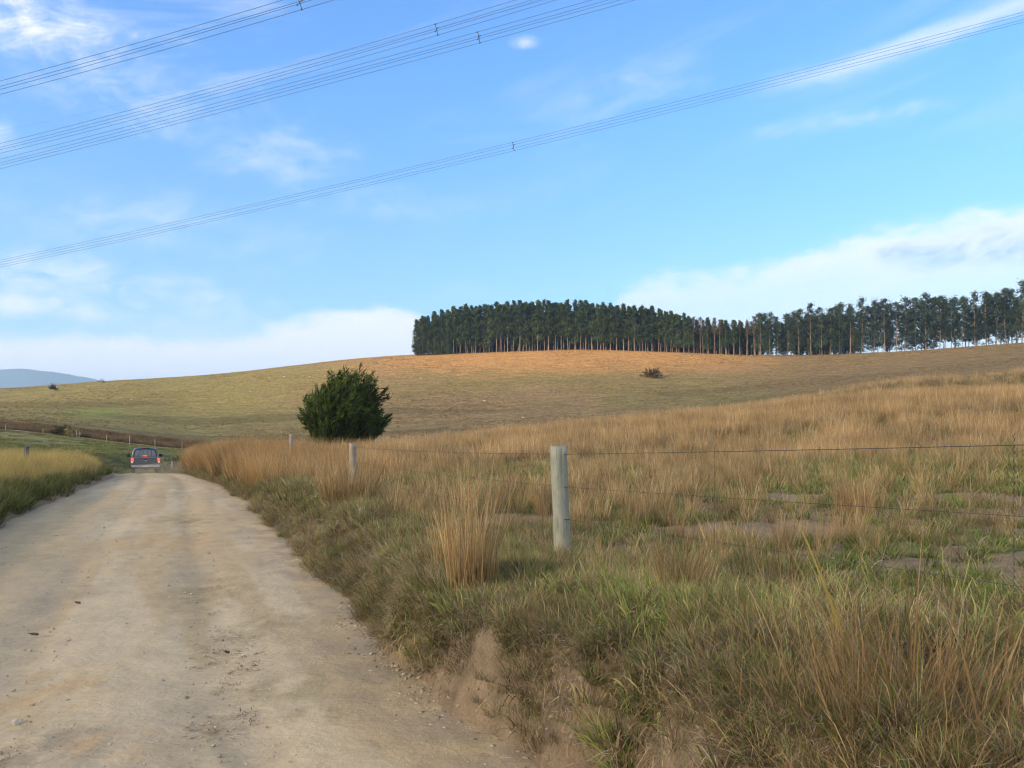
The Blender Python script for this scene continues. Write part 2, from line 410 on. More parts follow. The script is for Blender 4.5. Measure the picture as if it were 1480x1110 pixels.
def polar_grid(th, rr):
    T, Rr = np.meshgrid(th, rr); x = (Rr*np.sin(T)).ravel(); y = (Rr*np.cos(T)).ravel()
    nt, nr = len(th), len(rr)
    i = np.arange(nr-1)[:, None]*nt+np.arange(nt-1)[None, :]
    Fq = np.stack([i, i+1, i+1+nt, i+nt], -1).reshape(-1, 4)[:, ::-1]
    return x, y, Fq
th = np.concatenate([np.linspace(-math.pi, -R(44), 70)[:-1], np.linspace(-R(44), R(44), 620), np.linspace(R(44), math.pi, 70)[1:]])
rr = np.concatenate([[0.02, .5, 1.0], np.exp(np.arange(math.log(1.4), math.log(680), .0062)), np.exp(np.linspace(math.log(690), math.log(9000), 40))])
x, y, Fq = polar_grid(th, rr)
z = H(x, y)
z = z - sst(1400, 3000, np.hypot(x, y))*8
me = mesh_np('ground', np.stack([x, y, z], 1), Fq, ground_color(x, y, z), True, [MG])
a = me.attributes.new('far', 'FLOAT', 'POINT'); a.data.foreach_set('value', sst(35, 90, np.hypot(x, y)).astype(np.float32))
tag(link('ground', me), kind='structure')

# ------------------------------------------------------------------ road
ny, nx = 820, 170
ys = np.concatenate([np.linspace(-12, 1.5, 30)[:-1], np.exp(np.linspace(math.log(1.5), math.log(112), ny))])
A, B = np.meshgrid(np.linspace(0, 1, nx), ys)
yy = B.ravel(); fr = A.ravel()
L_, R_ = xl(yy)-.7, xr(yy)+.55
xx = L_+(R_-L_)*fr
s = np.hypot(xx*0, yy)   # distance along
mid = .5*(np.interp(yy, YR, XR)+np.interp(yy, YLE, XLE)); off = (xx-mid)*COSR
ur = (xx-xr(yy))*COSR; ul = (xl(yy)-xx)*COSR
al = yy*COSR-xx*.41; ac = off
zz = road_z(yy) - .03*np.exp(-((off+.55)/.28)**2) - .03*np.exp(-((off-1.05)/.28)**2) - .03*np.exp(-((off+1.7)/.3)**2)
zz += .035*(fbm(ac*1.2, al*.25, 201)-.5) + .016*(fbm(ac*5, al*2.2, 203)-.5) + .012*(fbm(xx*14, yy*14, 205, 3)-.5)*sst(30, 10, yy)
zz -= .35*sst(.12, .6, ur) + .35*sst(.1, .6, ul)
base = np.array((.49, .38, .228)); yel = np.array((.45, .352, .215)); ora = np.array((.50, .335, .165)); gry = np.array((.41, .34, .24)); strw = np.array((.27, .225, .13)); pale = np.array((.53, .44, .30))
c = np.tile(base, (len(xx), 1))
c = lerp(c, yel, (sst(.42, .62, fbm(ac*.9+3, al*.10, 211))*.85)[:, None])
c = lerp(c, pale, (sst(.52, .66, fbm(ac*1.5, al*.16+9, 213))*.8)[:, None])
c = lerp(c, gry, (sst(.56, .68, fbm(ac*1.1+30, al*.25, 215))*.6)[:, None])
def blob(px, row, rx, ry, colr, k, sd):
    """a stain lying on the road round the point seen at px,row"""
    d0 = EYE*F/(row-HY)
    for _ in range(4): d0 = (EYE-float(road_z(d0)))*F/(row-HY)
    x0 = (px-CX)/F*d0; q = ((xx-x0)/rx)**2+((yy-d0)/ry)**2
    m_ = sst(1.4, .1, q)*sst(.36, .66, fbm(xx*5.2, yy*3.6, sd, 5))
    global c
    c = lerp(c, colr, (m_*k)[:, None])
blob(235, 782, 1.0, 1.3, ora, 1.0, 301); blob(285, 790, .6, 1.0, ora, .9, 302); blob(130, 790, 1.6, 2.0, yel, .9, 303); blob(240, 800, 1.5, 2.0, yel*1.03, .9, 310)
blob(60, 1080, .5, .5, gry*.75, .8, 304); blob(160, 1080, .35, .3, ora, .6, 305); blob(70, 1000, .6, .8, ora*.95, .5, 306); blob(60, 860, .7, 1.6, gry*.95, .6, 309); blob(110, 860, .3, .5, gry*.6, .35, 311)
for (p_, r_, a_, b_, s_) in ((310, 850, .55, 1.3, 320), (345, 870, .35, .6, 321), (400, 900, .45, .9, 322), (410, 990, .4, .45, 323), (250, 715, 1.6, 2.5, 324), (420, 1000, .35, .3, 325), (290, 750, 1.5, 1.5, 326), (640, 1000, .35, .3, 327), (555, 945, .35, .5, 328), (450, 1035, .25, .2, 329)):
    blob(p_, r_, a_, b_, strw*1.15, .55, s_)
edge = sst(-.9, .1, ur+.5*(fbm(xx*1.5, yy*1.5, 221)-.5))*.85
c = lerp(c, np.array((.33, .27, .195)), (edge*sst(.35, .6, fbm(xx*2.5, yy*2.5, 223)))[:, None])
c = lerp(c, np.array((.29, .25, .17)), (sst(-.8, .3, ul)*.8)[:, None])
# tyre lines
for o_ in (-1.75, -.6, .95, 1.9):
    tr = np.exp(-((off-o_-.15*(vnoise(al*.08, al*0+o_*7, 231)-.5)*4)/.13)**2)*sst(.40, .6, fbm(ac*2, al*.3+o_, 233))
    c = lerp(c, c*np.array((.93, .93, .94)), tr[:, None])
nyy = len(ys)
i = np.arange(nyy-1)[:, None]*nx+np.arange(nx-1)[None, :]
Fq = np.stack([i, i+1, i+1+nx, i+nx], -1).reshape(-1, 4)
tag(link('road', mesh_np('road', np.stack([xx, yy, zz], 1), Fq, c, True, [MR])), kind='structure')

# far dirt track below the cut bank, on the left
def ribbon(name, pts, w, colr):
    V = []; 
    for (px, d) in pts:
        for o_ in (-w/2, w/2):
            xw = (px-CX)/F*d; V.append((xw, d+o_, float(H(xw, d+o_))+.10))
    Fr = [(2*k, 2*k+2, 2*k+3, 2*k+1) for k in range(len(pts)-1)]
    return tag(link(name, mesh_np(name, V, Fr, np.tile(np.array(colr), (len(V), 1)), True, [MG])), kind='structure')
ribbon('path', [(p_, 158.2+1.2*math.sin(p_*.07)) for p_ in range(-60, 300, 4)], 1.1, (.36, .29, .19))

# ------------------------------------------------------------------ distant mountains
mx_, mv = [], []
prof = [(-2600, 520), (-1500, 540), (-700, 530), (-300, 545), (-60, 538), (0, 536), (30, 533.5), (62, 536), (100, 541), (130, 546), (152, 552), (200, 560), (320, 566), (500, 572), (800, 585), (1400, 588), (2600, 580)]
pxs = np.arange(-2600, 2600, 12.0)
DM = 6500.0
rowm = np.interp(pxs, [p_ for p_, _ in prof], [q for _, q in prof])
rowm = rowm+ (fbm(pxs*.03, pxs*0+2, 401)-.5)*4
V = []; nk = 14
for k in range(nk):
    f = k/(nk-1); hgt = math.sin(math.pi*f)**1.1
    dd = DM+(f-.5)*2600
    zt = EYE+(HY-rowm)*DM/F
    zk = -12 + (zt+12)*hgt*(1+.10*(fbm(pxs*.02+f*3, pxs*0+f*9, 403)-.5)*(1-hgt))
    V.append(np.stack([(pxs-CX)/F*dd, np.full_like(pxs, dd), zk], 1))
V = np.concatenate(V); n_ = len(pxs)
i = np.arange(nk-1)[:, None]*n_+np.arange(n_-1)[None, :]
Fq = np.stack([i, i+1, i+1+n_, i+n_], -1).reshape(-1, 4)
tag(link('mountains', mesh_np('mountains', V, Fq, np.tile(np.array((.05, .07, .05)), (len(V), 1)), True, [m_blade('wooded_mountain', .1, 0, .004, .2)])), kind='structure')

# ------------------------------------------------------------------ grass
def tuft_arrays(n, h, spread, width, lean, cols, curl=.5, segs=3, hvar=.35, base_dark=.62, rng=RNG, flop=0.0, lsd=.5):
    """n blades of grass growing from a patch of radius spread"""
    ang = rng.uniform(0, 2*math.pi, n); rad = spread*np.sqrt(rng.uniform(0, 1, n))
    bx = rad*np.cos(ang); by = rad*np.sin(ang)
    la = ang+rng.normal(0, .9, n)
    le = np.abs(rng.normal(lean, lean*lsd, n))+(rng.uniform(0, 1, n) < flop)*rng.uniform(.5, 1.2, n)
    hh = h*np.clip(rng.normal(1, hvar, n), .35, 1.7)
    wd = width*rng.uniform(.6, 1.4, n); fa = rng.uniform(0, 2*math.pi, n)
    cu = curl*rng.uniform(.3, 1.6, n)
    K = segs+1; V = np.zeros((n, K, 2, 3)); px_ = bx.copy(); py_ = by.copy(); pz = np.full(n, -.02)
    for k in range(K):
        t = k/segs
        w = wd*(1-t**1.6)*.5 + .0006
        V[:, k, 0] = np.stack([px_-np.cos(fa)*w, py_-np.sin(fa)*w, pz], 1)
        V[:, k, 1] = np.stack([px_+np.cos(fa)*w, py_+np.sin(fa)*w, pz], 1)
        a_ = le+cu*t*t*1.6; st = hh/segs
        px_ = px_+np.cos(la)*np.sin(a_)*st; py_ = py_+np.sin(la)*np.sin(a_)*st; pz = pz+np.cos(a_)*st
    cols = np.array(cols); ci = rng.integers(0, len(cols), n); cc = cols[ci]*rng.uniform(.75, 1.25, n)[:, None]
    C = np.zeros((n, K, 2, 3))
    for k in range(K): C[:, k] = (cc*lerp(base_dark*.9, 1.16, k/segs))[:, None]  # darker roots: the shade between blades is put into their colour
    b = np.arange(n)[:, None]*K*2+np.arange(segs)[None, :]*2
    Fq = np.stack([b, b+1, b+3, b+2], -1).reshape(-1, 4)
    return V.reshape(-1, 3), Fq, C.reshape(-1, 3)
def join_arrays(parts):
    V, Fq, C = [], [], []; o_ = 0
    for v, f, c_ in parts: V.append(v); Fq.append(f+o_); C.append(c_); o_ += len(v)
    return np.concatenate(V), np.concatenate(Fq), np.concatenate(C)
ST = [(.46, .34, .17), (.56, .44, .26), (.38, .27, .13), (.42, .28, .13), (.26, .19, .10)]      # straw
STO = [(.48, .31, .13), (.42, .26, .115), (.54, .38, .19), (.32, .20, .10)]                     # orange straw
GRN = [(.16, .25, .055), (.24, .30, .08), (.10, .16, .04), (.32, .35, .12)]
BRN = [(.26, .18, .11), (.38, .27, .16), (.16, .11, .07), (.50, .39, .26)]                    # green
OLV = [(.25, .25, .085), (.36, .31, .14), (.14, .15, .055), (.48, .40, .22)]                     # olive, half dry
GRY = [(.48, .42, .31), (.32, .27, .20), (.18, .145, .11), (.64, .56, .43)]                     # grey dead
def protos(cname, specs, material):
    c_ = bpy.data.collections.new(cname)
    for k, sp in enumerate(specs):
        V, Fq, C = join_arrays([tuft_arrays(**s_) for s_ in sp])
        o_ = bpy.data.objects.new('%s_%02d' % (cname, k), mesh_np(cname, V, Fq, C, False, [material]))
        c_.objects.link(o_)
    return c_
def scatter(name, coll, nproto, x, y, scl, label, tilt=.12, z=None, cat='grass', kind='stuff', zs=None, group=None):
    n = len(x); z = H(x, y) if z is None else z
    me = bpy.data.meshes.new(name); me.vertices.add(n)
    me.vertices.foreach_set('co', np.stack([x, y, z], 1).astype(np.float32).ravel())
    rot = np.stack([RNG.normal(0, tilt, n), RNG.normal(0, tilt, n), RNG.uniform(0, 6.283, n)], 1).astype(np.float32)
    sc = np.stack([scl, scl, scl if zs is None else zs], 1).astype(np.float32)
    a = me.attributes.new('rot', 'FLOAT_VECTOR', 'POINT'); a.data.foreach_set('vector', rot.ravel())
    a = me.attributes.new('scl', 'FLOAT_VECTOR', 'POINT'); a.data.foreach_set('vector', sc.ravel())
    a = me.attributes.new('idx', 'INT', 'POINT'); a.data.foreach_set('value', RNG.integers(0, nproto, n).astype(np.int32))
    o = link(name, me)
    ng = bpy.data.node_groups.new('scatter_'+name, 'GeometryNodeTree')
    ng.interface.new_socket('Geometry', in_out='INPUT', socket_type='NodeSocketGeometry')
    ng.interface.new_socket('Geometry', in_out='OUTPUT', socket_type='NodeSocketGeometry')
    ns = ng.nodes; gi = ns.new('NodeGroupInput'); go = ns.new('NodeGroupOutput'); ip = ns.new('GeometryNodeInstanceOnPoints')
    ci = ns.new('GeometryNodeCollectionInfo'); ci.inputs['Collection'].default_value = coll
    ci.inputs['Separate Children'].default_value = True; ci.inputs['Reset Children'].default_value = True
    def na(nm, tp):
        q = ns.new('GeometryNodeInputNamedAttribute'); q.data_type = tp; q.inputs['Name'].default_value = nm
        return [s_ for s_ in q.outputs if s_.enabled and s_.name == 'Attribute'][0]
    L = ng.links.new
    L(gi.outputs[0], ip.inputs['Points']); L(ci.outputs[0], ip.inputs['Instance']); ip.inputs['Pick Instance'].default_value = True
    L(na('idx', 'INT'), ip.inputs['Instance Index']); L(na('rot', 'FLOAT_VECTOR'), ip.inputs['Rotation']); L(na('scl', 'FLOAT_VECTOR'), ip.inputs['Scale'])
    L(ip.outputs[0], go.inputs[0])
    md = o.modifiers.new('scatter', 'NODES'); md.node_group = ng
    return tag(o, label, cat, group, kind)

def S(n, h, spread, width, lean, cols, **kw): return dict(n=n, h=h, spread=spread, width=width, lean=lean, cols=cols, **kw)
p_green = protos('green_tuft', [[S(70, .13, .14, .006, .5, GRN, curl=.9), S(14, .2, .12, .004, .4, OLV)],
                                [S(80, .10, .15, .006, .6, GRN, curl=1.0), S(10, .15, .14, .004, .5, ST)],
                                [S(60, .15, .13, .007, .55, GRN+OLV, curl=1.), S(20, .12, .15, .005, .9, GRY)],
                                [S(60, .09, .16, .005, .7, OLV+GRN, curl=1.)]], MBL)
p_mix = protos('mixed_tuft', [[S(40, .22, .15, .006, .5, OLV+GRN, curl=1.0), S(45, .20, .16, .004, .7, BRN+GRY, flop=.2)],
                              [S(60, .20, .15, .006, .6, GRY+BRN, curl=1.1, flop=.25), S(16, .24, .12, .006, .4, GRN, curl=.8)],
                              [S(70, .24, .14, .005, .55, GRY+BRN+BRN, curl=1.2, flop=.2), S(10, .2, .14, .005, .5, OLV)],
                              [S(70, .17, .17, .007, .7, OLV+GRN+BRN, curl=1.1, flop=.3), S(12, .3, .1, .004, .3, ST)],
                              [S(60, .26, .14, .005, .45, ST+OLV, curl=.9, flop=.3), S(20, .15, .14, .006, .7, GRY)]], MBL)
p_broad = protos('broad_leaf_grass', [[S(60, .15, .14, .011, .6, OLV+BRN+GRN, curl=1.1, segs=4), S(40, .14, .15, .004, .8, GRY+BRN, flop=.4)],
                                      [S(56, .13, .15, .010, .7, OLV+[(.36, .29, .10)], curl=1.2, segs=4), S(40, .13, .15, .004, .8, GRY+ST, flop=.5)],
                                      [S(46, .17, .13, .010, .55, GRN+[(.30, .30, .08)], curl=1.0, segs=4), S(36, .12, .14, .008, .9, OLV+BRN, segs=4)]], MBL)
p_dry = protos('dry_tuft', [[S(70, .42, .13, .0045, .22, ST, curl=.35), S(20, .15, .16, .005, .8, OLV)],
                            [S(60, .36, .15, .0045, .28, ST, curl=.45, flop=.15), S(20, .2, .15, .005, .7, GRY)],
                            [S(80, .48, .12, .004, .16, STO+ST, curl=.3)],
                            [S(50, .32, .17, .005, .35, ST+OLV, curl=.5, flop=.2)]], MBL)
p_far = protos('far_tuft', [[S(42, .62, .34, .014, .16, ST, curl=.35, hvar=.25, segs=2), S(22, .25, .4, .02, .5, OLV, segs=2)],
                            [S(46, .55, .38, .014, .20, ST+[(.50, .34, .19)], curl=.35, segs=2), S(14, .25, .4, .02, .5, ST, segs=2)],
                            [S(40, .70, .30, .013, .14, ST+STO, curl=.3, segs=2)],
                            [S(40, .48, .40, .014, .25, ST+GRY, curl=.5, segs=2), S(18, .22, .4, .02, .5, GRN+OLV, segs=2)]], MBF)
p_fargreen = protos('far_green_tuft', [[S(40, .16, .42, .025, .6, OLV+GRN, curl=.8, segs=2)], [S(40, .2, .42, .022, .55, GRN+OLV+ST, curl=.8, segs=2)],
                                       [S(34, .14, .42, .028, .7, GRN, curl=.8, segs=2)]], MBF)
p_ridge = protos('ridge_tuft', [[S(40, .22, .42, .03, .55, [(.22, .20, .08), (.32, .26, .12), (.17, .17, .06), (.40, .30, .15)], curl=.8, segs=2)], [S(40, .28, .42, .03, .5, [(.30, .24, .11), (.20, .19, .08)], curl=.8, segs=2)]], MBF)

def cloud(n, d0, d1, p0, p1, power=1.0):
    """random spots between two distances and two sight lines, evenly over the area (power<1: thicker close by)"""
    u = RNG.uniform(0, 1, n); d = (d0**(2*power)+u*(d1**(2*power)-d0**(2*power)))**(1/(2*power))
    px = RNG.uniform(p0, p1, n); return (px-CX)/F*d, d
def rsel(x, y, p): 
    k = RNG.uniform(0, 1, len(x)) < p; return x[k], y[k]
def URL(x, y): return (x-xr(y))*COSR, (xl(y)-x)*COSR

# verge on the right: matted brown, grey and green grass hanging over the bank
n = 46000; yv = np.exp(RNG.uniform(math.log(2.4), math.log(62), n)); uv = np.abs(RNG.normal(1.2, .95, n))+.02
xv = xr(yv)+uv/COSR
dens = sst(-.02, .2, uv)*lerp(1, .35, sst(1.6, 2.8, uv))*(.15+.85*sst(.32, .52, fbm(xv*1.1, yv*1.1, 501)))
xs_, ys_ = rsel(xv, yv, dens)
scatter('verge_grass', p_mix, 5, xs_, ys_, RNG.uniform(.5, 1.0, len(xs_))*lerp(.5, 1.15, sst(.38, .62, fbm(xs_*1.6, ys_*1.6, 509)))*lerp(.66, 1.0, sst(3.5, 14, ys_))*lerp(1, 1.7, sst(15, 50, ys_)), 'matted brown and olive grass along the bank right of the dirt road', .2)
k = RNG.uniform(0, 1, len(xv)) < dens*.34*sst(.46, .60, fbm(xv*.8, yv*.8, 503))*sst(30, 15, yv)
scatter('green_verge_grass', p_broad, 3, xv[k], yv[k], RNG.uniform(.7, 1.2, k.sum()), 'broad green grass blades tufting out of the road bank', .2)
# dead roots and stalks hanging down the bank face
n = 6500; yb = np.exp(RNG.uniform(math.log(2.6), math.log(30), n)); ub = RNG.uniform(.06, .62, n); xb = xr(yb)+ub/COSR
xb, yb = rsel(xb, yb, np.clip(.25+sst(.3, .6, fbm(xb*1.5, yb*1.5, 505)), 0, 1)*.8)
scatter('dead_grass', protos('dead_root', [[S(40, .16, .12, .004, 1.4, GRY, curl=1.0, flop=.5)], [S(30, .2, .14, .004, 1.2, GRY+ST, curl=1.2, flop=.5)], [S(24, .12, .14, .003, 1.6, GRY, curl=.8)]], MBL), 3,
        xb, yb, RNG.uniform(.5, 1.1, len(xb))*lerp(.5, 1, sst(3, 9, yb)), 'grey dead roots and thatch hanging down the cut road bank', .3)
# pasture close by
x, y = cloud(30000, 3.0, 34, 300, 1720, .72)
u1, u2 = URL(x, y); ba = bare(x, y); k = (u1 > 1.2); x, y, ba, u1 = x[k], y[k], ba[k], u1[k]
g1 = fbm(x*.45, y*.45, 511); g2 = fbm(x*.30+9, y*.30, 513)
k = RNG.uniform(0, 1, len(x)) < lerp(.3, 1, sst(2.6, 3.8, u1))*(1-ba)*(.24+.60*sst(.44, .56, g1))*.8*lerp(.5, 1, sst(7, 12, y))*lerp(.25, 1, sst(.38, .52, fbm(x*2.1, y*2.1, 517)))
scatter('green_grass', p_green, 4, x[k], y[k], RNG.uniform(.8, 1.3, k.sum())*lerp(1, 1.4, sst(12, 30, y[k])), 'short green grass growing between the straw tufts in the pasture', .12)
k = RNG.uniform(0, 1, len(x)) < (1-ba)*(.06+.42*sst(.50, .38, g1))*.75*lerp(1, .8, sst(5, 9, y))*lerp(.4, 1, sst(.40, .55, fbm(x*1.7+4, y*1.7, 519)))
scatter('matted_grass', p_mix, 5, x[k], y[k], RNG.uniform(.6, 1.1, k.sum()), 'matted half dry grass covering the near pasture', .2)
k = RNG.uniform(0, 1, len(x)) < (1-ba)*(.03+.55*sst(.52, .64, g2)*lerp(.35, 1, sst(.4, .6, fbm(x*1.4, y*1.4, 515)))+.05)*.5*lerp(.08, 1, sst(7.5, 11, y))
scatter('dry_grass', p_dry, 4, x[k], y[k], RNG.uniform(.45, 1.05, k.sum())*lerp(.75, 1.15, sst(8, 16, y[k])), 'straw coloured upright grass tufts scattered over the near pasture', .12)
# tall straw grass over the pasture further out
x, y = cloud(76000, 15, 84, 340, 1760, .85)
u1, u2 = URL(x, y); ba = bare(x, y); px = CX+F*x/y
g2 = fbm(x*.16+3, y*.16, 521)
lowc = sst(640, 500, px)*sst(40, 30, y)
k = (u1 > .6) & (RNG.uniform(0, 1, len(x)) < (1-ba)*(1-lowc*.8)*sst(14, 40, y)*(.10+.80*sst(.42, .60, g2)+.35*sst(42, 64, y))*lerp(.04, 1, sst(.46, .56, fbm(x*.8, y*.5, 523, 2)+.16*sst(44, 66, y)))*.95)
scatter('tall_dry_grass', p_far, 4, x[k], y[k], RNG.uniform(.75, 1.2, k.sum())*lerp(.55, 1.2, sst(16, 60, y[k])), 'tall straw coloured grass covering the slope of the pasture', .1)
k = (u1 > .6) & (RNG.uniform(0, 1, len(x)) < (1-ba)*(.2+.5*sst(.54, .40, g2)))
scatter('pasture_grass', p_fargreen, 3, x[k], y[k], RNG.uniform(.7, 1.2, k.sum()), 'low green grass between the tall straw on the pasture slope', .1)
# second rise on the right
x, y = cloud(26000, 84, 146, 930, 1800, 1.0); px = CX+F*x/y
g3 = fbm(x*.07, y*.07, 531)
k = RNG.uniform(0, 1, len(x)) < (.22*sst(96, 102, y)+.78*sst(116, 130, y))*sst(.45, .60, g3+.10*sst(1100, 1400, px))*.6*sst(146, 138, y)
scatter('ridge_grass', p_far, 4, x[k], y[k], RNG.uniform(1.0, 1.6, k.sum()), 'pale straw grass along the second rise of the pasture', .1)
k = RNG.uniform(0, 1, len(x)) < .8*sst(146, 136, y)
scatter('ridge_turf', p_ridge, 2, x[k], y[k], RNG.uniform(1.0, 1.7, k.sum()), 'olive turf on the second rise of the pasture', .1)
# tall russet grass crowding the right road edge towards the crest
n = 9000; yv = RNG.uniform(22, 57, n); uv = np.abs(RNG.normal(1.3, 1.5, n))+.5; xv = xr(yv)+uv/COSR
k = RNG.uniform(0, 1, n) < sst(22, 34, yv)*.9*(.4+.6*sst(.3, .5, fbm(xv*.4, yv*.4, 541)))
p_rus = protos('russet_tuft', [[S(60, .95, .35, .012, .16, STO+ST, curl=.35, segs=3), S(20, .4, .4, .018, .5, OLV, segs=2)],
                               [S(60, .85, .38, .012, .2, ST+STO+[(.28, .19, .11)], curl=.4, segs=3), S(10, .4, .4, .018, .5, GRY, segs=2)],
                               [S(50, 1.05, .32, .012, .13, STO, curl=.3, segs=3)]], MBF)
scatter('russet_grass', p_rus, 3, xv[k], yv[k], RNG.uniform(.7, 1.15, k.sum())*lerp(.7, 1.0, sst(24, 40, yv[k])), 'tall russet grass crowding the right road edge near the crest', .12)
# left verge: golden feathery grass with a green foot
p_gold = protos('golden_tuft', [[S(70, .95, .32, .008, .22, [(.48, .38, .14), (.42, .34, .13), (.52, .42, .19)], curl=.5, segs=3), S(24, .45, .35, .012, .4, OLV, segs=2)],
                                [S(70, .85, .34, .008, .26, [(.46, .36, .14), (.38, .31, .12), (.34, .29, .11)], curl=.6, segs=3), S(20, .5, .35, .012, .4, OLV+GRN, segs=2)],
                                [S(60, 1.05, .28, .008, .2, [(.50, .39, .16), (.44, .33, .12)], curl=.5, segs=3)]], MBF)
n = 8000; yv = np.exp(RNG.uniform(math.log(9), math.log(66), n)); uv = RNG.uniform(.7, 7.5, n); xv = xl(yv)-uv/COSR
k = RNG.uniform(0, 1, n) < sst(.7, 1.3, uv)*.95*(.55+.45*sst(.3, .5, fbm(xv*.5, yv*.5, 551)))
scatter('golden_grass', p_gold, 3, xv[k], yv[k], RNG.uniform(.65, 1.0, k.sum())*lerp(.38, .9, sst(.7, 2.4, uv[k])), 'tall golden feathery grass on the left verge of the road', .12)
n = 6500; yv = np.exp(RNG.uniform(math.log(9), math.log(66), n)); uv = RNG.uniform(.3, 1.8, n); xv = xl(yv)-uv/COSR
p_lg = protos('verge_herb', [[S(70, .32, .3, .022, .6, [(.11, .15, .04), (.16, .19, .06), (.08, .11, .03), (.25, .22, .09)], curl=.9, segs=3)],
                             [S(60, .38, .28, .018, .5, [(.10, .13, .045), (.15, .16, .06), (.26, .21, .09)], curl=.8, segs=3)]], MBF)
k = RNG.uniform(0, 1, n) < sst(.3, .8, uv)*sst(1.8, 1.1, uv)*.6*lerp(1, .15, sst(20, 36, yv))
scatter('dark_green_grass', p_lg, 2, xv[k], yv[k], RNG.uniform(.7, 1.1, k.sum()), 'dark green low growth at the foot of the left verge', .15)
# green flat beyond the crest on the left, and rough growth on the cut bank
x, y = cloud(14000, 66, 158, -60, 420, 1.0); k = fbm(x*.08, y*.08, 561) > .42
scatter('meadow_grass', p_fargreen, 3, x[k], y[k], RNG.uniform(1.0, 1.6, k.sum()), 'short green grass on the low meadow beyond the road crest', .1)
x, y = cloud(2600, 160.5, 168.5, -60, 300, 1.0)
scatter('bank_grass', protos('brown_tuft', [[S(40, .45, .45, .03, .45, [(.24, .17, .09), (.30, .21, .11), (.17, .13, .07)], segs=2)], [S(40, .6, .4, .03, .35, [(.28, .19, .10), (.20, .16, .08)], segs=2)]], MBF), 2, x, y,
        RNG.uniform(.8, 1.6, len(x)), 'rough brown growth on the far cut bank', .15)
# coarse tussocks on the far hill
x, y = cloud(30000, 150, 388, -40, 1520, 1.0); k = RNG.uniform(0, 1, len(x)) < sst(.42, .62, fbm(x*.035, y*.035, 571))*.8
p_hill = protos('hill_tussock', [[S(26, .22, .5, .05, .7, [(.48, .34, .15), (.36, .26, .10), (.12, .10, .045)], segs=2)], [S(26, .3, .4, .05, .5, [(.14, .12, .05), (.42, .30, .13)], segs=2)]], MBF)
scatter('hill_grass', p_hill, 2, x[k], y[k], RNG.uniform(.7, 1.3, k.sum()), 'grazed tussocks dotted over the far hill', .2)

# individual clumps one can point at
def clump(px, d, specs, label):
    V, Fq, C = join_arrays([tuft_arrays(**s_) for s_ in specs])
    o_ = link('grass_clump', mesh_np('grass_clump', V, Fq, C, False, [MBL])); o_.location = P(px, d, -.03)
    return tag(o_, label, 'grass clump', 'standing clumps of tall dry grass')
clump(682, 6.6, [S(430, .74, .19, .0042, .09, STO+ST, curl=.22, segs=4, hvar=.40), S(120, .35, .28, .006, .5, OLV+GRY)], 'tallest orange grass clump, at the edge of the road bank left of the nearest post')
clump(985, 5.5, [S(420, .46, .17, .0045, .18, ST+STO, curl=.35, segs=4, hvar=.25), S(120, .3, .22, .005, .6, GRY, flop=.3)], 'straw clump in front of the wire, between the nearest post and the twisted stay')
clump(1235, 13.4, [S(520, .62, .26, .0065, .22, [(.34, .24, .12), (.42, .29, .14), (.24, .17, .09)], curl=.3, segs=3)], 'dark brown grass clump behind the pale bare earth patch')
clump(505, 15.6, [S(700, .85, .50, .008, .22, STO+ST, curl=.35, segs=4, hvar=.25)], 'bushy orange grass clump hiding the foot of the second fence post')
clump(1310, 2.95, [S(760, .33, .36, .0036, .24, STO+ST, curl=.45, segs=4, hvar=.3), S(40, .62, .45, .006, .25, STO, curl=.2, segs=4, hvar=.2), S(250, .16, .55, .005, .6, OLV+BRN), S(14, .62, .4, .012, .6, [(.42, .33, .08), (.30, .30, .08)], curl=.5, segs=4)],
      'broad orange grass clump closest to the viewer at the lower edge')
clump(655, 7.5, [S(200, .55, .2, .005, .16, STO, curl=.25, segs=4), S(80, .3, .25, .006, .5, OLV)], 'shorter orange grass clump just behind the tallest one')
clump(800, 8.2, [S(300, .34, .34, .006, .5, [(.30, .22, .17), (.38, .28, .20), (.24, .18, .13)], curl=.9, flop=.3)], 'grey brown grass clump slumped at the foot of the nearest post')
clump(1110, 7.0, [S(200, .45, .3, .005, .2, ST, curl=.3)], 'thin straw clump under the second wire, right of the twisted stay')

# loose stones, clods and straw on the road
def pebble_proto(cn='pebble', cols=((.40, .35, .28), (.28, .25, .21), (.46, .42, .35), (.34, .27, .19))):
    c_ = bpy.data.collections.new(cn)
    for k in range(len(cols)):
        bm = bmesh.new(); bmesh.ops.create_icosphere(bm, subdivisions=1, radius=1)
        for v in bm.verts: v.co = Vector((v.co.x*random.uniform(.7, 1.2), v.co.y*random.uniform(.7, 1.2), v.co.z*random.uniform(.4, .7)))
        me = bpy.data.meshes.new('pebble'); bm.to_mesh(me); bm.free()
        me.materials.append(m_plain('pebble_stone', cols[k], .9))
        c_.objects.link(bpy.data.objects.new('pebble_%d' % k, me))
    return c_
PB = pebble_proto(); CLB = pebble_proto('clod', ((.26, .20, .14), (.32, .26, .19), (.20, .155, .11)))
n = 26000; yv = np.exp(RNG.uniform(math.log(3.5), math.log(30), n)); fr = RNG.beta(1.0, .7, n); xv = lerp(xl(yv), xr(yv)+.2, fr)
off_ = np.abs(fr-.95)
k = RNG.uniform(0, 1, n) < (.25+.75*sst(.2, 0, off_))
scatter('gravel', PB, 4, xv[k], yv[k], np.exp(RNG.normal(math.log(.0062), .55, k.sum())), 'small loose stones on the dirt road', .3, z=road_z(yv[k])-.008, cat='gravel')
n = 3000; yv = np.exp(RNG.uniform(math.log(3.4), math.log(14), n)); uv = RNG.normal(.10, .22, n); xv = xr(yv)+uv
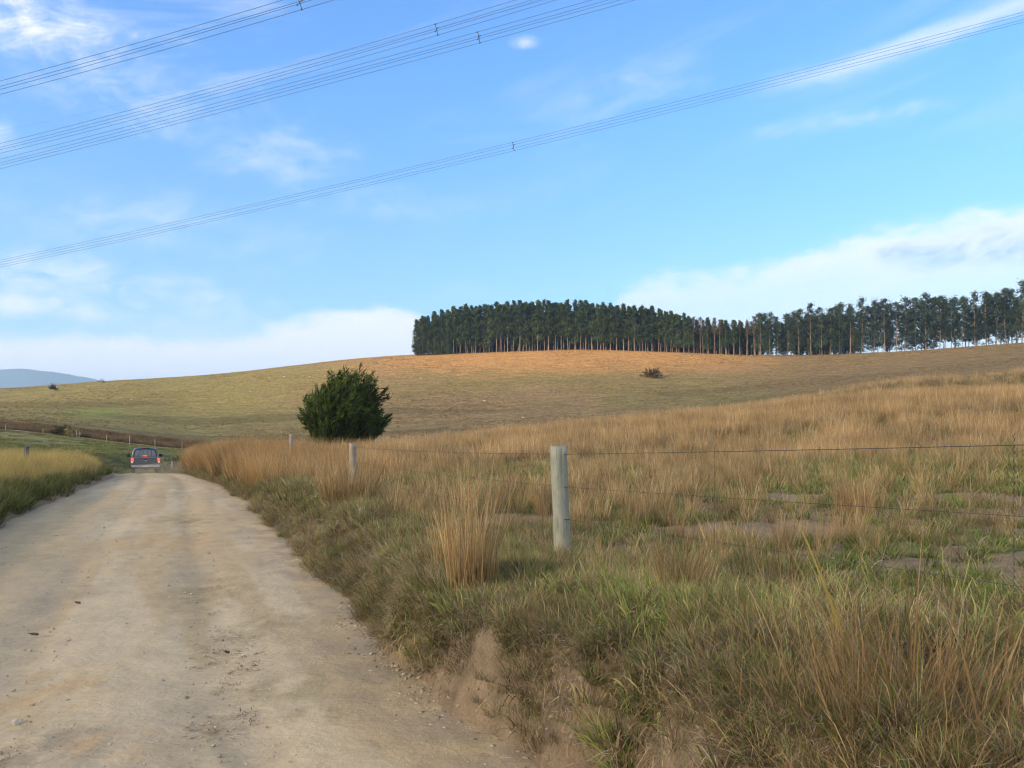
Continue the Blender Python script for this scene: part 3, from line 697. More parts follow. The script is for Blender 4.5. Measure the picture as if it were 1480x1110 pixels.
scatter('clods', CLB, 3, xv, yv, np.clip(np.exp(RNG.normal(math.log(.010), .5, n)), .003, .026), 'crumbled clods of earth at the foot of the road bank', .4, z=np.maximum(H(xv, yv), road_z(yv)-.01), cat='earth')
n = 6000; yv = np.exp(RNG.uniform(math.log(3.8), math.log(26), n)); fr = RNG.beta(2.2, .9, n); xv = lerp(xl(yv), xr(yv)+.1, fr)
k = RNG.uniform(0, 1, n) < sst(.50, .66, fbm(xv*1.3, yv*.7, 581)+.14*sst(.75, 1.0, fr)-.12*sst(.6, .4, fr))
litter = protos('straw_litter', [[S(16, .06, .10, .004, 1.5, GRY+ST, curl=.05, segs=2, lsd=.04)], [S(12, .09, .12, .004, 1.5, GRY+BRN, curl=.05, segs=2, lsd=.04)], [S(14, .05, .10, .006, 1.5, [(.18, .15, .10), (.24, .2, .13)], curl=.05, segs=2, lsd=.04)]], MBL)
scatter('litter', litter, 3, xv[k], yv[k], RNG.uniform(.6, 1.1, k.sum()), 'bits of dry straw strewn over the road', .08, z=road_z(yv[k])+.004, cat='litter')
MLITTER = m_plain('dry_leaf', (.09, .055, .035), .8)
for (px_, row_, s_, lb) in ((48, 919, .10, 'dark curled leaf lying on the left side of the road'), (112, 873, .09, 'dark dry leaf on the road in front of the orange stain'), (327, 945, .06, 'small dark leaf in the middle of the road')):
    d_ = EYE*F/(row_-HY); b_ = MB(); secs = []
    for i_ in range(7):
        t_ = i_/6; w_ = s_*.28*math.sin(math.pi*min(max(t_, .04), .96))
        secs.append([(s_*(t_-.5), -w_, .012+.012*math.cos(5*t_)), (s_*(t_-.5), 0, .004+.01*math.cos(4*t_)), (s_*(t_-.5), w_, .014), (s_*(t_-.5), 0, .001+.01*math.cos(4*t_))])
    b_.loft(secs); o_ = b_.done('dead_leaf', MLITTER); o_.location = ((px_-CX)/F*d_, d_, .012); o_.rotation_euler = (0, 0, random.uniform(-.3, .4)); tag(o_, lb, 'leaf')

# ------------------------------------------------------------------ wire fences
fence = empty('wire_fence', P(812, 9.1)); tag(fence, 'wire fence on weathered wooden posts along the pasture right of the road', 'fence')
FO = Vector(fence.location)
def post(parent, org, pos, h, r, lean, material, split=True):
    b = MB(); secs = []; n_ = 36; seed = random.random()*9
    for i_ in range(15):
        f = i_/14; z_ = -.35+(h+.35)*f
        cx = lean*(f-.2)+.006*math.sin(3*f*seed); loop = []
        for k_ in range(n_):
            a_ = 2*math.pi*k_/n_
            rr_ = r*(1+.05*math.sin(3*a_+seed)+.02*math.sin(9*f+a_*2))*(1.03-.06*f)
            if split and f > .62 and abs(a_-4.95-.05*math.sin(9*f)) < .09: rr_ *= lerp(1, .86, min(1, (f-.62)*4))
            zt = z_+(.012*math.sin(2*a_+seed) if i_ == 14 else 0)
            loop.append((cx+rr_*math.cos(a_), rr_*math.sin(a_), zt))
        secs.append(loop)
    b.loft(secs); o_ = b.done('post', material, parent, True); o_.location = Vector(pos)-org
    return o_
posts = []
for (px_, d_, topz_row, rad, lean, m_) in ((812, 9.1, 645.5, .098, -.045, MWOOD), (511, 20.0, 641, .092, -.03, MWOOD2), (420.5, 33.0, 627.5, .085, .02, MWOOD2)):
    g_ = P(px_, d_); top = EYE-(topz_row-HY)*d_/F
    p_ = post(fence, FO, g_, top-g_.z, rad, lean, m_); posts.append((g_, top)); 
g0 = Vector((5.6, -2.6, float(H(5.6, -2.6)))); post(fence, FO, g0, 1.35, .09, .0, MWOOD2)
g3 = P(345, 46.0); post(fence, FO, g3, 1.0, .08, 0, MWOOD2); g4 = P(302, 58.0); post(fence, FO, g4, .9, .08, 0, MWOOD2)
p1g, p1t = posts[0]
def wire_pts(a_, b_, sag, n_=14): return [Vector(a_).lerp(Vector(b_), i_/n_)-Vector((0, 0, sag*4*(i_/n_)*(1-i_/n_))) for i_ in range(n_+1)]
for wi, dz in enumerate((.085, .46, .83, 1.19)):
    pts = []
    h0 = Vector((5.5, -2.55, p1t-dz+.40)); h1 = Vector((p1g.x+.05, p1g.y-.095, p1t-dz))
    h2 = Vector((posts[1][0].x+.0, posts[1][0].y-.09, posts[1][1]-dz)); h3 = Vector((posts[2][0].x, posts[2][0].y-.08, posts[2][1]-dz))
    h4 = g3+Vector((0, -.08, 1.0-dz)) if dz < .9 else g3+Vector((0, -.08, .1))
    h5 = g4+Vector((0, -.08, .9-dz)) if dz < .85 else g4+Vector((0, -.08, .08))
    for q0, q1, sg in ((h0, h1, .03), (h1, h2, .04), (h2, h3, .04), (h3, h4, .02), (h4, h5, .02)):
        pp = wire_pts(q0, q1, sg); pts += pp if not pts else pp[1:]
    b = MB(); b.tube([p_-FO for p_ in pts], .0016 if wi != 0 else .0024, 5)
    # barbs
    for q0, q1, sg in ((h0, h1, .03), (h1, h2, .04)):
        L_n = int((q1-q0).length/.16)
        pp = wire_pts(q0, q1, sg, 40)
        for i_ in range(L_n):
            f = i_/L_n*40; a_ = pp[int(f)].lerp(pp[min(int(f)+1, 40)], f-int(f))-FO
            b.tube([a_+Vector((.004, 0, .016)), a_+Vector((-.004, 0, -.016))], .0015, 3)
    b.done('wire', MWIRE, fence)
for (px_,) in ((1455,), (1030,)):
    t_ = (px_-CX)/F; yq = (p1g.x+.42*9.1)/(t_+.42); xq = t_*yq; gz = float(H(xq, yq)); f = (9.1-yq)/11.7
    top = p1t-.085+.40*f-.02; b = MB(); pts = [Vector((xq+.006*math.cos(i_*2.2), yq-.06+.006*math.sin(i_*2.2), lerp(top+.05, gz+.03, i_/90)))-FO for i_ in range(91)]
    b.tube(pts, .0020, 4); b.done('stay', MWIRE, fence)
for dz in (.085, .46, .83, 1.19):
    b = MB(); zc = p1t-dz-FO.z
    b.tube([(.02, -.13, zc), (.05, -.105, zc), (.09, -.05, zc-.002)], .004, 5); b.done('staple', MWIRE, fence)

far_f = empty('far_fence', P(187, 157.6)); tag(far_f, 'row of pale thin posts below the distant cut bank', 'fence'); FO2 = Vector(far_f.location)
MPALE = m_plain('pale_post_wood', (.46, .40, .30), .9)
for (px_, hh) in ((8, 1.3), (62, 1.2), (111, 1.5), (114.5, 1.5), (154, 1.35), (187.5, 1.75), (224, 1.65), (263, 1.6), (300, 1.4)):
    g_ = P(px_, 157.2+random.uniform(-.3, .3)); post(far_f, FO2, g_, hh, .055, random.uniform(-.05, .05), MPALE, False)
o_ = empty('fence_post', P(38.5, 43)); b = MB(); b.loft([[(.13*math.cos(a_), .13*math.sin(a_), z_) for a_ in [k_*math.pi/5 for k_ in range(10)]] for z_ in (-.3, .5, 1.28, 1.33)])
tag(o_, 'lone dark bluish post rising from the golden grass left of the road', 'post'); b.done('post_shaft', m_plain('dark_painted_post', (.075, .095, .115), .8), o_)
b = MB(); b.box((0, 0, 1.35), (.25, .25, .05), .01); b.done('post_cap', m_plain('dark_painted_cap', (.06, .08, .1), .8), o_)

# ------------------------------------------------------------------ overhead power lines
def bundle(label, pts, yd, sep, spacer_px, nsub=4):
    """pts: photograph positions the middle of the bundle passes; yd: its distance straight ahead"""
    K = 3.8
    def dist(px): t_ = (px-CX)/F; return K*yd/(t_+K)
    A_ = []
    for (px, row) in pts: A_.append(PR(px, row, dist(px)))
    s_ = np.array([p_.x for p_ in A_]); zc = np.polyfit(s_, [p_.z for p_ in A_], 2)
    x0, x1 = s_.min()-25, s_.max()+25
    root = empty('power_line', (0, float(A_[0].y), 0)); O = Vector(root.location); tag(root, label, 'power line', 'overhead transmission conductors')
    dirv = Vector((-K, 1, 0)).normalized(); side = Vector((dirv.y, -dirv.x, 0))
    def at(xw): return Vector((xw, yd-(xw)/K, float(np.polyval(zc, xw))))
    offs = [(-.5, .5), (.5, .5), (-.5, -.5), (.5, -.5)] if nsub == 4 else [(-.5, .5), (.5, .35), (0, -.5)]
    for j, (a_, b_) in enumerate(offs):
        m_ = MB(); n_ = 60; wob = .05*sep*math.sin(j*2.1)
        m_.tube([at(lerp(x0, x1, i_/n_))+side*(a_*sep)+Vector((0, 0, b_*sep+wob*math.sin(i_*.25+j)))-O for i_ in range(n_+1)], .0115, 5)
        m_.done('conductor', MCOND, root)
    for sp in spacer_px:
        t_ = (sp-CX)/F; c_ = at(t_*dist(sp))
        m_ = MB(); q = [c_+side*(a_*sep)+Vector((0, 0, b_*sep))-O for a_, b_ in offs]
        if nsub == 4:
            for a_, b_ in ((0, 3), (1, 2)): m_.tube([q[a_], q[b_]], .018, 6)
        else:
            for a_, b_ in ((0, 2), (1, 2), (0, 1)): m_.tube([q[a_], q[b_]], .018, 6)
        for v in q: m_.box(v, (.09, .06, .06), .015)
        m_.box((q[0]+q[-1])*.5, (.08, .08, .08), .02)
        m_.done('spacer', MCOND, root)
bundle('thick bundle of power conductors crossing the top left corner, highest of the four', [(0, 127), (110, 97), (220, 66), (330, 35), (433, 4), (500, -17)], 34, .42, (433,))
bundle('bundle of power conductors just above its close neighbour, second from the top', [(0, 214), (200, 165), (400, 109), (631, 41), (795, -5)], 46, .44, (631,))
bundle('bundle of power conductors running just under its close neighbour, third from the top', [(0, 237), (240, 176), (460, 117), (692, 54), (905, -5)], 47, .44, (692,))
bundle('lowest bundle of power conductors, crossing the whole sky down to the left', [(0, 381), (300, 316), (742, 212), (1100, 122), (1480, 25)], 60, .46, (742,))
gw = empty('ground_wire', (0, 70, 0)); tag(gw, 'faint single wire above the second bundle of conductors', 'power line')
A_ = [PR(px, row, 3.8*70/((px-CX)/F+3.8)) for px, row in ((0, 190), (300, 122), (560, 60), (770, 5))]
zc = np.polyfit([p_.x for p_ in A_], [p_.z for p_ in A_], 2); b = MB()
b.tube([Vector((xw, 70-xw/3.8-70, float(np.polyval(zc, xw)))) for xw in np.linspace(-85, 25, 50)], .005, 5); b.done('strand', MCOND, gw)

# ------------------------------------------------------------------ pickup truck
def truck():
    pos = PR(210.5, 684, 55.0); zt = float(road_z(55.0)); pos.z = zt
    t = empty('pickup_truck', pos, math.atan(.465)+R(1)); tag(t, 'dark grey double cab pickup truck driving away with its brake lights lit', 'pickup truck')
    paint = m_plain('dark_grey_paint', (.12, .13, .155), .35, Metallic=.5, Coat_Weight=.4)
    dark = m_plain('black_plastic', (.02, .02, .022), .6); chrome = m_plain('dusty_chrome', (.42, .43, .45), .35, Metallic=.7)
    glass, nt, ns, ls = mat('tinted_glass'); principled(ns, ls, (.13, .15, .18), .12, Specular_IOR_Level=.9)
    rubber = m_plain('dusty_tyre', (.05, .045, .04), .9); red = m_emit('lit_red_lamp', (.9, .06, .03), 1.2); white = m_plain('clear_lamp', (.75, .75, .75), .25)
    W = .93
    def sec(y_, zb, zt_, w_, r_=.07, tum=0.0):   # rounded box section across the truck
        return [(-w_+r_, y_, zb), (w_-r_, y_, zb), (w_, y_, zb+r_), (w_+.01, y_, (zb+zt_)/2), (w_-tum, y_, zt_-r_), (w_-tum-r_, y_, zt_), (-w_+tum+r_, y_, zt_), (-w_+tum, y_, zt_-r_), (-w_-.01, y_, (zb+zt_)/2), (-w_, y_, zb+r_)]
    # origin: middle of the rear end on the ground; y runs forward
    b = MB(); b.loft([sec(.10, .55, 1.10, W-.03), sec(.18, .48, 1.13, W), sec(1.6, .42, 1.14, W), sec(3.4, .40, 1.12, W), sec(4.0, .42, 1.10, W), sec(4.9, .46, 1.00, W-.03), sec(5.2, .52, .88, W-.10)]); b.done('body', paint, t)
    b = MB(); b.loft([sec(1.62, 1.10, 1.16, W-.05, .03), sec(1.72, 1.10, 1.70, W-.10, .06, .13), sec(2.1, 1.10, 1.78, W-.10, .06, .14), sec(3.2, 1.10, 1.76, W-.10, .06, .14), sec(3.95, 1.06, 1.14, W-.06, .03)]); cab = b.done('cab', paint, t)
    b = MB(); b.loft([[(-.66, 1.655, 1.22), (.66, 1.655, 1.22), (.56, 1.70, 1.63), (-.56, 1.70, 1.63)], [(-.66, 1.625, 1.22), (.66, 1.625, 1.22), (.56, 1.672, 1.63), (-.56, 1.672, 1.63)]]); rw = b.done('rear_window', glass, cab)
    for s_ in (-1, 1):
        b = MB(); b.box((s_*.805, 2.5, 1.42), (.03, 1.35, .38), .02, Matrix.Rotation(s_*R(-14), 3, 'Y')); b.done('side_window', glass, cab)
    b = MB()
    for x_ in (-.42, -.14, .14, .42): b.tube([(x_, 1.57, 1.16), (x_*.93, 1.60, 1.66)], .014, 6)
    b.tube([(-.74, 1.55, 1.14), (-.70, 1.57, 1.5), (-.60, 1.60, 1.69), (0, 1.60, 1.74), (.60, 1.60, 1.69), (.70, 1.57, 1.5), (.74, 1.55, 1.14)], .032, 8); b.done('window_guard', dark, t)
    b = MB(); b.box((0, .085, .87), (1.44, .06, .50), .025); b.box((0, .055, 1.075), (1.40, .05, .06), .015); tg = b.done('tailgate', paint, t)
    b = MB(); b.box((0, .045, .96), (.22, .02, .06), .01); b.done('handle', dark, tg)
    b = MB(); b.box((0, .046, .885), (.13, .02, .06), .01); b.done('emblem', chrome, tg)
    b = MB(); b.box((0, .02, .52), (1.80, .16, .17), .03); b.box((0, -.05, .60), (.9, .1, .04), .01); b.done('bumper', chrome, t)
    b = MB(); b.box((0, -.07, .53), (.42, .015, .14), .004); b.done('number_plate', m_plain('plate_enamel', (.55, .56, .56), .5), t)
    for s_ in (-1, 1):
        b = MB(); b.box((s_*.835, .09, .965), (.17, .12, .20), .03); lamp = b.done('tail_light', red, t)
        b = MB(); b.box((s_*.845, .085, .79), (.14, .11, .13), .02); b.done('reversing_lens', white, lamp)
        b = MB(); b.box((s_*1.08, 3.45, 1.20), (.22, .10, .22), .04); b.tube([(s_*.88, 3.5, 1.14), (s_*1.0, 3.46, 1.16)], .03, 6); b.done('mirror', dark, t)
    b = MB(); b.box((0, 1.60, 1.20), (.34, .04, .05), .01); b.done('brake_light', red, t)
    b = MB(); b.box((0, 2.6, .45), (1.5, 4.4, .16), .03); b.tube([(-.85, 1.1, .36), (.85, 1.1, .36)], .05, 8); b.box((0, 1.1, .36), (.26, .26, .24), .06); b.tube([(.45, .3, .38), (.45, .12, .36)], .035, 8); b.done('chassis', dark, t)
    for y_ in (1.1, 4.2):
        for s_ in (-1, 1):
            w_ = empty('wheel', (s_*.78, y_, .38)); w_.parent = t
            b = MB(); n_ = 28; pr = [(-.12, .24), (-.13, .33), (-.10, .375), (0, .385), (.10, .375), (.13, .33), (.12, .24)]
            secs = [[(px_, r_*math.cos(2*math.pi*k_/n_), r_*math.sin(2*math.pi*k_/n_)) for px_, r_ in pr] for k_ in range(n_)]; secs.append(secs[0]); b.loft(secs, cap=False); b.done('tyre', rubber, w_)
            b = MB(); b.tube([(-.10, 0, 0), (.10, 0, 0)], .235, 24); b.tube([(.10*s_, 0, 0), (.13*s_, 0, 0)], .07, 10); b.done('rim', chrome, w_)
    for y_ in (1.1, 4.2):
        for s_ in (-1, 1):
            b = MB(); pr = [(s_*.93+.03*s_, .46*math.cos(a_), .46*math.sin(a_)) for a_ in np.linspace(-.25, math.pi+.25, 12)]
            b.tube([(p_[0]-.03*s_, y_+p_[1], .42+p_[2]) for p_ in pr], .035, 6); b.done('wheel_arch', dark, t)
    return t
truck()

dust_c = PR(240, 680, 54); bm = bmesh.new(); bmesh.ops.create_icosphere(bm, subdivisions=3, radius=1)
for v in bm.verts: v.co = Vector((v.co.x*2.1, v.co.y*4.5, v.co.z*.62+.12*math.sin(3*v.co.x)))
me = bpy.data.meshes.new('dust'); bm.to_mesh(me); bm.free()
m_, nt, ns, ls = mat('road_dust'); pv = N(ns, 'ShaderNodeVolumePrincipled'); oo = N(ns, 'ShaderNodeOutputMaterial'); ls.new(pv.outputs[0], oo.inputs['Volume'])
pv.inputs['Color'].default_value = (.9, .82, .68, 1); pv.inputs['Density'].default_value = .045; me.materials.append(m_)
o_ = link('dust', me, None, dust_c); tag(o_, 'pale dust hanging over the road beside the truck', 'dust', kind='stuff')

# ------------------------------------------------------------------ trees and shrubs
def quads(c, nrm_jit, size, col, rng, asp=1.6, dirs=None, wid=.35):
    """leaf faces: centres c (n,3), sizes, colours (n,3)"""
    n = len(c); a = rng.normal(0, 1, (n, 3)); a /= np.linalg.norm(a, axis=1)[:, None]
    b = rng.normal(0, 1, (n, 3)); b -= a*(a*b).sum(1)[:, None]; b /= np.linalg.norm(b, axis=1)[:, None]
    if nrm_jit is not None: a = a*nrm_jit+np.array([0, 0, -1])*(1-nrm_jit); a /= np.linalg.norm(a, axis=1)[:, None]; b -= a*(a*b).sum(1)[:, None]; b /= np.linalg.norm(b, axis=1)[:, None]
    if dirs is not None:
        a = dirs+rng.normal(0, .42, (n, 3)); a /= np.linalg.norm(a, axis=1)[:, None]; b -= a*(a*b).sum(1)[:, None]; b /= np.linalg.norm(b, axis=1)[:, None]
    s = (size*rng.uniform(.6, 1.3, n))[:, None]
    V = np.stack([c-a*s*asp*.5, c+b*s*wid, c+a*s*asp*.5, c-b*s*wid], 1).reshape(-1, 3)
    Fq = np.arange(4*n).reshape(-1, 4); return V, Fq, np.repeat(col, 4, 0)
def taper(name, pts, rads, material, n=7):
    b = MB(); b.tube(pts, rads, n); bmesh.ops.recalc_face_normals(b.bm, faces=b.bm.faces)
    me = bpy.data.meshes.new(name); b.bm.to_mesh(me); b.bm.free(); me.materials.append(material)
    for p_ in me.polygons: p_.use_smooth = True
    return me
def euc(kind, seed):
    """a plantation eucalyptus 24 m tall; returns trunk mesh, crown mesh"""
    rng = np.random.default_rng(seed); Ht = 24.0
    bend = rng.normal(0, .25, 2); tz = np.linspace(-.5, Ht*.97, 9)
    tx = bend[0]*np.sin(tz/Ht*2.5); ty = bend[1]*np.sin(tz/Ht*2.2)
    b = MB(); b.tube([(tx[i_], ty[i_], tz[i_]) for i_ in range(9)], [lerp(.17, .015, (i_/8)**.85)*(1.25 if seed % 3 == 0 else 1) for i_ in range(9)], 7)
    if kind == 'dense': z0, ncl, rmax, per, lsz = Ht*rng.uniform(.10, .36), 62, 2.7, 34, .50
    elif kind == 'full': z0, ncl, rmax, per, lsz = Ht*.03, 95, 2.5, 28, .46
    elif kind == 'thin': z0, ncl, rmax, per, lsz = Ht*.55, 26, 1.5, 18, .42
    else: z0, ncl, rmax, per, lsz = Ht*rng.uniform(.03, .2), 38, 3.8, 44, .50       # open
    cs, cc = [], []
    base = {'dense': (.052, .082, .030), 'full': (.055, .084, .034), 'thin': (.10, .082, .045), 'open': (.048, .074, .042)}[kind]
    for i_ in range(ncl):
        f = (i_+rng.uniform(0, 1))/ncl; 
        if kind == 'open': f = f**.82
        zc = lerp(z0, Ht*.985, f); env = rmax*min(1, ((1-f)*(2.4 if kind == 'open' else 2.1))**.7)*lerp(.75, 1, min(1, f*4))
        a_ = rng.uniform(0, 6.283); rad = env*rng.uniform(.1, 1.0)
        ox = np.interp(zc, tz, tx); oy = np.interp(zc, tz, ty); c_ = np.array([ox+rad*math.cos(a_), oy+rad*math.sin(a_), zc])
        if rad > .7: b.tube([(ox, oy, zc-rad*.9), ((ox+c_[0])/2, (oy+c_[1])/2, zc-rad*.35), tuple(c_)], [.05, .035, .015], 4, False)
        s_ = rng.uniform(.45, .95) if kind == 'open' else lerp(.66, .38, f)
        pts = c_+rng.normal(0, 1, (per, 3))*np.array([s_, s_, s_*.8]); cs.append(pts)
        tone = rng.uniform(.65, 1.45); cc.append(np.tile(np.array(base)*tone, (per, 1))*rng.uniform(.75, 1.3, (per, 1)))
    # tip
    tp = np.array([tx[-1], ty[-1], Ht])+rng.normal(0, 1, (24, 3))*np.array([.42, .42, .5])-np.array([0, 0, .9]); cs.append(tp); cc.append(np.tile(np.array(base), (24, 1))*1.1)
    V, Fq, C = quads(np.concatenate(cs), .7, lsz, np.concatenate(cc), rng)
    bmesh.ops.recalc_face_normals(b.bm, faces=b.bm.faces)
    tm = bpy.data.meshes.new('trunk'); b.bm.to_mesh(tm); b.bm.free(); tm.materials.append(MTRUNKP if kind == 'open' else MTRUNK)
    return tm, mesh_np('crown', V, Fq, C, False, [MEUC])
EU = {k: [euc(k, 1000+17*j+hash_) for j in range(n_)] for (k, n_, hash_) in (('dense', 7, 1), ('full', 3, 2), ('thin', 4, 3), ('open', 7, 4))}
TOP = [(588, 470), (600, 462), (612, 455), (628, 448), (645, 445), (660, 440), (700, 436), (745, 433), (800, 432), (850, 433), (900, 437), (945, 441), (975, 449), (1010, 456), (1040, 459), (1085, 458), (1100, 448), (1140, 449), (1160, 440), (1191, 435), (1240, 434), (1263, 429), (1297, 425), (1350, 426), (1386, 428), (1428, 420), (1460, 415), (1477, 405), (1530, 398), (1600, 395)]
SKY = [(590, 386), (1000, 382), (1100, 375), (1300, 354), (1480, 337), (1620, 330)]
def dsky(px): return float(np.interp(px, [a_ for a_, _ in SKY], [b_ for _, b_ in SKY]))
def tree(px, d, kind, label, group, big=1.0):
    tm, cm = EU[kind][random.randrange(len(EU[kind]))]
    g_ = P(px, d); top = EYE+(HY-float(np.interp(px, [a_ for a_, _ in TOP], [b_ for _, b_ in TOP])))*d/F
    hgt = (top-g_.z)*big; s_ = hgt/24.2
    root = empty('eucalyptus_tree', g_, random.uniform(0, 6.28)); w_ = (random.uniform(.85, 1.35) if kind == 'open' else random.uniform(.9, 1.12))*(.5+.5*s_)
    root.scale = (w_, w_, s_)
    tag(root, label, 'tree', group)
    link('trunk', tm, root); link('crown', cm, root)
    return root
# edge tree and a few others that stand out, then the ranks
tree(602, 388, 'full', 'leafy eucalyptus at the left end of the grove, foliage down to the ground', 'eucalyptus grove on the hill')
G1 = 'eucalyptus grove on the hill'
L1 = 'tall narrow eucalyptus in the dense dark grove on the hilltop'
L2 = 'leafy low branched eucalyptus near the left end of the hilltop grove'
L3 = 'thin brownish eucalyptus with bare trunk in the dip of the tree line'
L4 = 'open crowned eucalyptus in the see through tree line on the right ridge'
cnt = 0
for rank in range(3):
    x_ = -46.5+rank*1.1
    while True:
        d_ = None; px_ = 740+F*x_/388.0
        if px_ > 1500: break
        d_ = dsky(px_)+2.0+rank*3.4; px_ = 740+F*x_/d_
        if px_ < 1000: kd = 'full' if px_ < 655 else 'dense'; lb = L2 if px_ < 655 else L1; st = 2.95
        elif px_ < 1098: kd = 'thin' if random.random() < .72 else 'dense'; lb = L3 ; st = 3.0; 
        else: kd = 'open'; lb = L4; st = 4.3
        if kd == 'dense' and px_ >= 1000: lb = L3
        gap = (px_ > 1115 and random.random() < .05)
        if px_ < 1492 and not gap:
            tree(px_+random.uniform(-1.6, 1.6), d_+random.uniform(-.7, .7), kd, lb, G1, (random.choice([1.0, .985, .965, .94]) if px_ < 1098 else random.choice([1.04, 1.0, .95, .87, .78]))*(1, .95, .91)[rank]); cnt += 1
        x_ += st*random.uniform(.85, 1.15)
tree(1477, 339, 'open', 'tallest eucalyptus, at the right end of the tree line', G1)
# the ranks behind them
pc = bpy.data.collections.new('rear_tree')
for j in range(5):
    tm, cm = EU['dense'][j] if j < 3 else EU['full'][j-3]
    o_ = bpy.data.objects.new('rear_tree_%d' % j, None)
    bm = bmesh.new(); bm.from_mesh(tm); n0 = len(bm.faces); bm.from_mesh(cm)
    me = bpy.data.meshes.new('rear_tree'); bm.to_mesh(me); bm.free()
    me.materials.append(tm.materials[0]); me.materials.append(MEUC)
    mi = np.zeros(len(me.polygons), dtype=np.int32); mi[n0:] = 1; me.polygons.foreach_set('material_index', mi)
    pc.objects.link(bpy.data.objects.new('rear_tree_%d' % j, me))
X, Y, Sx, Sz = [], [], [], []
for rank in range(3, 22):
    x_ = -44+rank*.9
    while True:
        px_ = 740+F*x_/(388.0+rank*3)
        if px_ > 1520: break
        d_ = dsky(px_)+2+rank*3.4; px_ = 740+F*x_/d_
        keep = rank < (22 if px_ < 1010 else (16 if px_ < 1100 else (14 if 1150 < px_ < 1235 else (6 if px_ < 1150 else 4)))) and px_ > 604+rank*1.2
        if keep:
            g_ = P(px_, d_); top = EYE+(HY-float(np.interp(px_, [a_ for a_, _ in TOP], [b_ for _, b_ in TOP])))*dsky(px_)/F
            X.append(x_); Y.append(d_); s_ = (top-g_.z)/24.2*random.uniform(.76, .88); Sz.append(s_); Sx.append(random.uniform(.85, 1.05))
        x_ += 3.0*random.uniform(.85, 1.15)*(1 if px_ < 1100 else random.choice([1.2, 1.6, 2.6]))
scatter('eucalyptus_trees', pc, 5, np.array(X), np.array(Y), np.array(Sx), 'ranks of eucalyptus filling the plantation behind the front trees', .0, cat='trees', zs=np.array(Sz))

# the big feathery bush
def feathery(name, pos, Hh, Wd, nst, base, lsz, label, cat, lean=.25, leaves=26, seed=5, zlow=.05, group=None, ball=False):
    rng = np.random.default_rng(seed); b = MB(); cs, cc, ds = [], [], []
    for i_ in range(nst):
        az = rng.uniform(0, 6.283); el = math.asin(rng.uniform(.08, 1))   # steepness
        L_ = (1/math.sqrt((math.cos(el)/(Wd*.5))**2+(math.sin(el)/Hh)**2))*rng.uniform(.62, 1.04)
        if ball:
            el = math.radians(rng.uniform(46, 90)); L_ = Hh*(.84+.28*float(vnoise(az*1.5+6, el*3.2, 79)))*(math.sin(el)**.62)*lerp(Wd/Hh*.78, 1.0, math.sin(el)**2)*(rng.uniform(.62, 1.0) if rng.uniform() < .8 else rng.uniform(1.0, 1.18))
        e = np.array([math.cos(az)*math.cos(el), math.sin(az)*math.cos(el), math.sin(el)])
        p = np.array([math.cos(az)*rng.uniform(0, .4), math.sin(az)*rng.uniform(0, .4), 0.0]); path = [p.copy()]
        droop = rng.uniform(.05, .25)*(.5 if ball else 1)
        for k_ in range(6):
            t_ = (k_+1)/6; dv = e+np.array([lean*t_, 0, .35*(1-t_)-droop*t_*t_*2]); dv /= np.linalg.norm(dv); p = p+dv*L_/6; path.append(p.copy())
        path = np.array(path); path[:, 2] = np.maximum(path[:, 2], zlow)
        b.tube([tuple(q) for q in path[::2]]+[tuple(path[-1])], .012, 3, False)
        tt = rng.uniform(.30, 1.0, leaves)**.8*6; k0 = np.minimum(tt.astype(int), 5); fr_ = (tt-k0)[:, None]
        c_ = path[k0]*(1-fr_)+path[k0+1]*fr_
        dd_ = path[k0+1]-path[k0]; dd_ = dd_/np.linalg.norm(dd_, axis=1)[:, None]+np.array([.15, 0, -.25]); ds.append(dd_)
        sp = (.22+.2*lsz)*(1.3-.85*(tt/6))[:, None]
        c_ = c_+rng.normal(0, 1, (leaves, 3))*sp*np.array([1, 1, .8]); c_[:, 2] = np.maximum(c_[:, 2], zlow)
        tone = rng.uniform(.45, 1.7); cs.append(c_); cc.append(np.tile(np.array(base)*tone, (leaves, 1))*rng.uniform(.8, 1.25, (leaves, 1)))
    root = empty(name, pos); tag(root, label, cat, group)
    V, Fq, C = quads(np.concatenate(cs), .75, lsz, np.concatenate(cc), rng, 2.6, np.concatenate(ds), .22)
    link('foliage', mesh_np('foliage', V, Fq, C, False, [MLEAF]), root)
    b.done('stems', MTRUNK, root); return root
feathery('bush', P(492, 76, -.2), 8.1, 8.2, 1050, (.075, .108, .024), .26, 'big dark green feathery bush standing alone at the foot of the hill', 'bush', .20, 95, 5, ball=True)
feathery('shrub', P(425, 70, .0), 2.4, 2.6, 70, (.06, .085, .035), .2, 'low dark green shrub half hidden behind the thin third fence post', 'shrub', 0, 30, 6)
feathery('shrub', P(943, 300, .0), 4.2, 9.5, 60, (.15, .105, .06), .35, 'dark brown shrub alone high on the hillside below the grove', 'shrub', 0, 30, 7)
feathery('small_tree', P(76, 345, .6), 3.4, 4.2, 50, (.085, .07, .04), .3, 'small bare brown tree on the far left slope', 'tree', .3, 20, 8)
feathery('small_tree', P(146, 384, .0), 3.6, 3.6, 16, (.10, .12, .12), .28, 'tiny spindly tree on the skyline before the blue mountain', 'tree', .3, 8, 9)
feathery('shrub', P(90, 160, .0), 2.4, 4.2, 90, (.09, .075, .035), .3, 'dark olive shrub on the far cut bank beside the twin posts', 'shrub', 0, 30, 10)
feathery('shrub', P(105, 159.5, .2), 2.2, 3.0, 60, (.36, .29, .12), .2, 'round straw yellow shrub on the far cut bank left of the twin posts', 'shrub', 0, 36, 11)
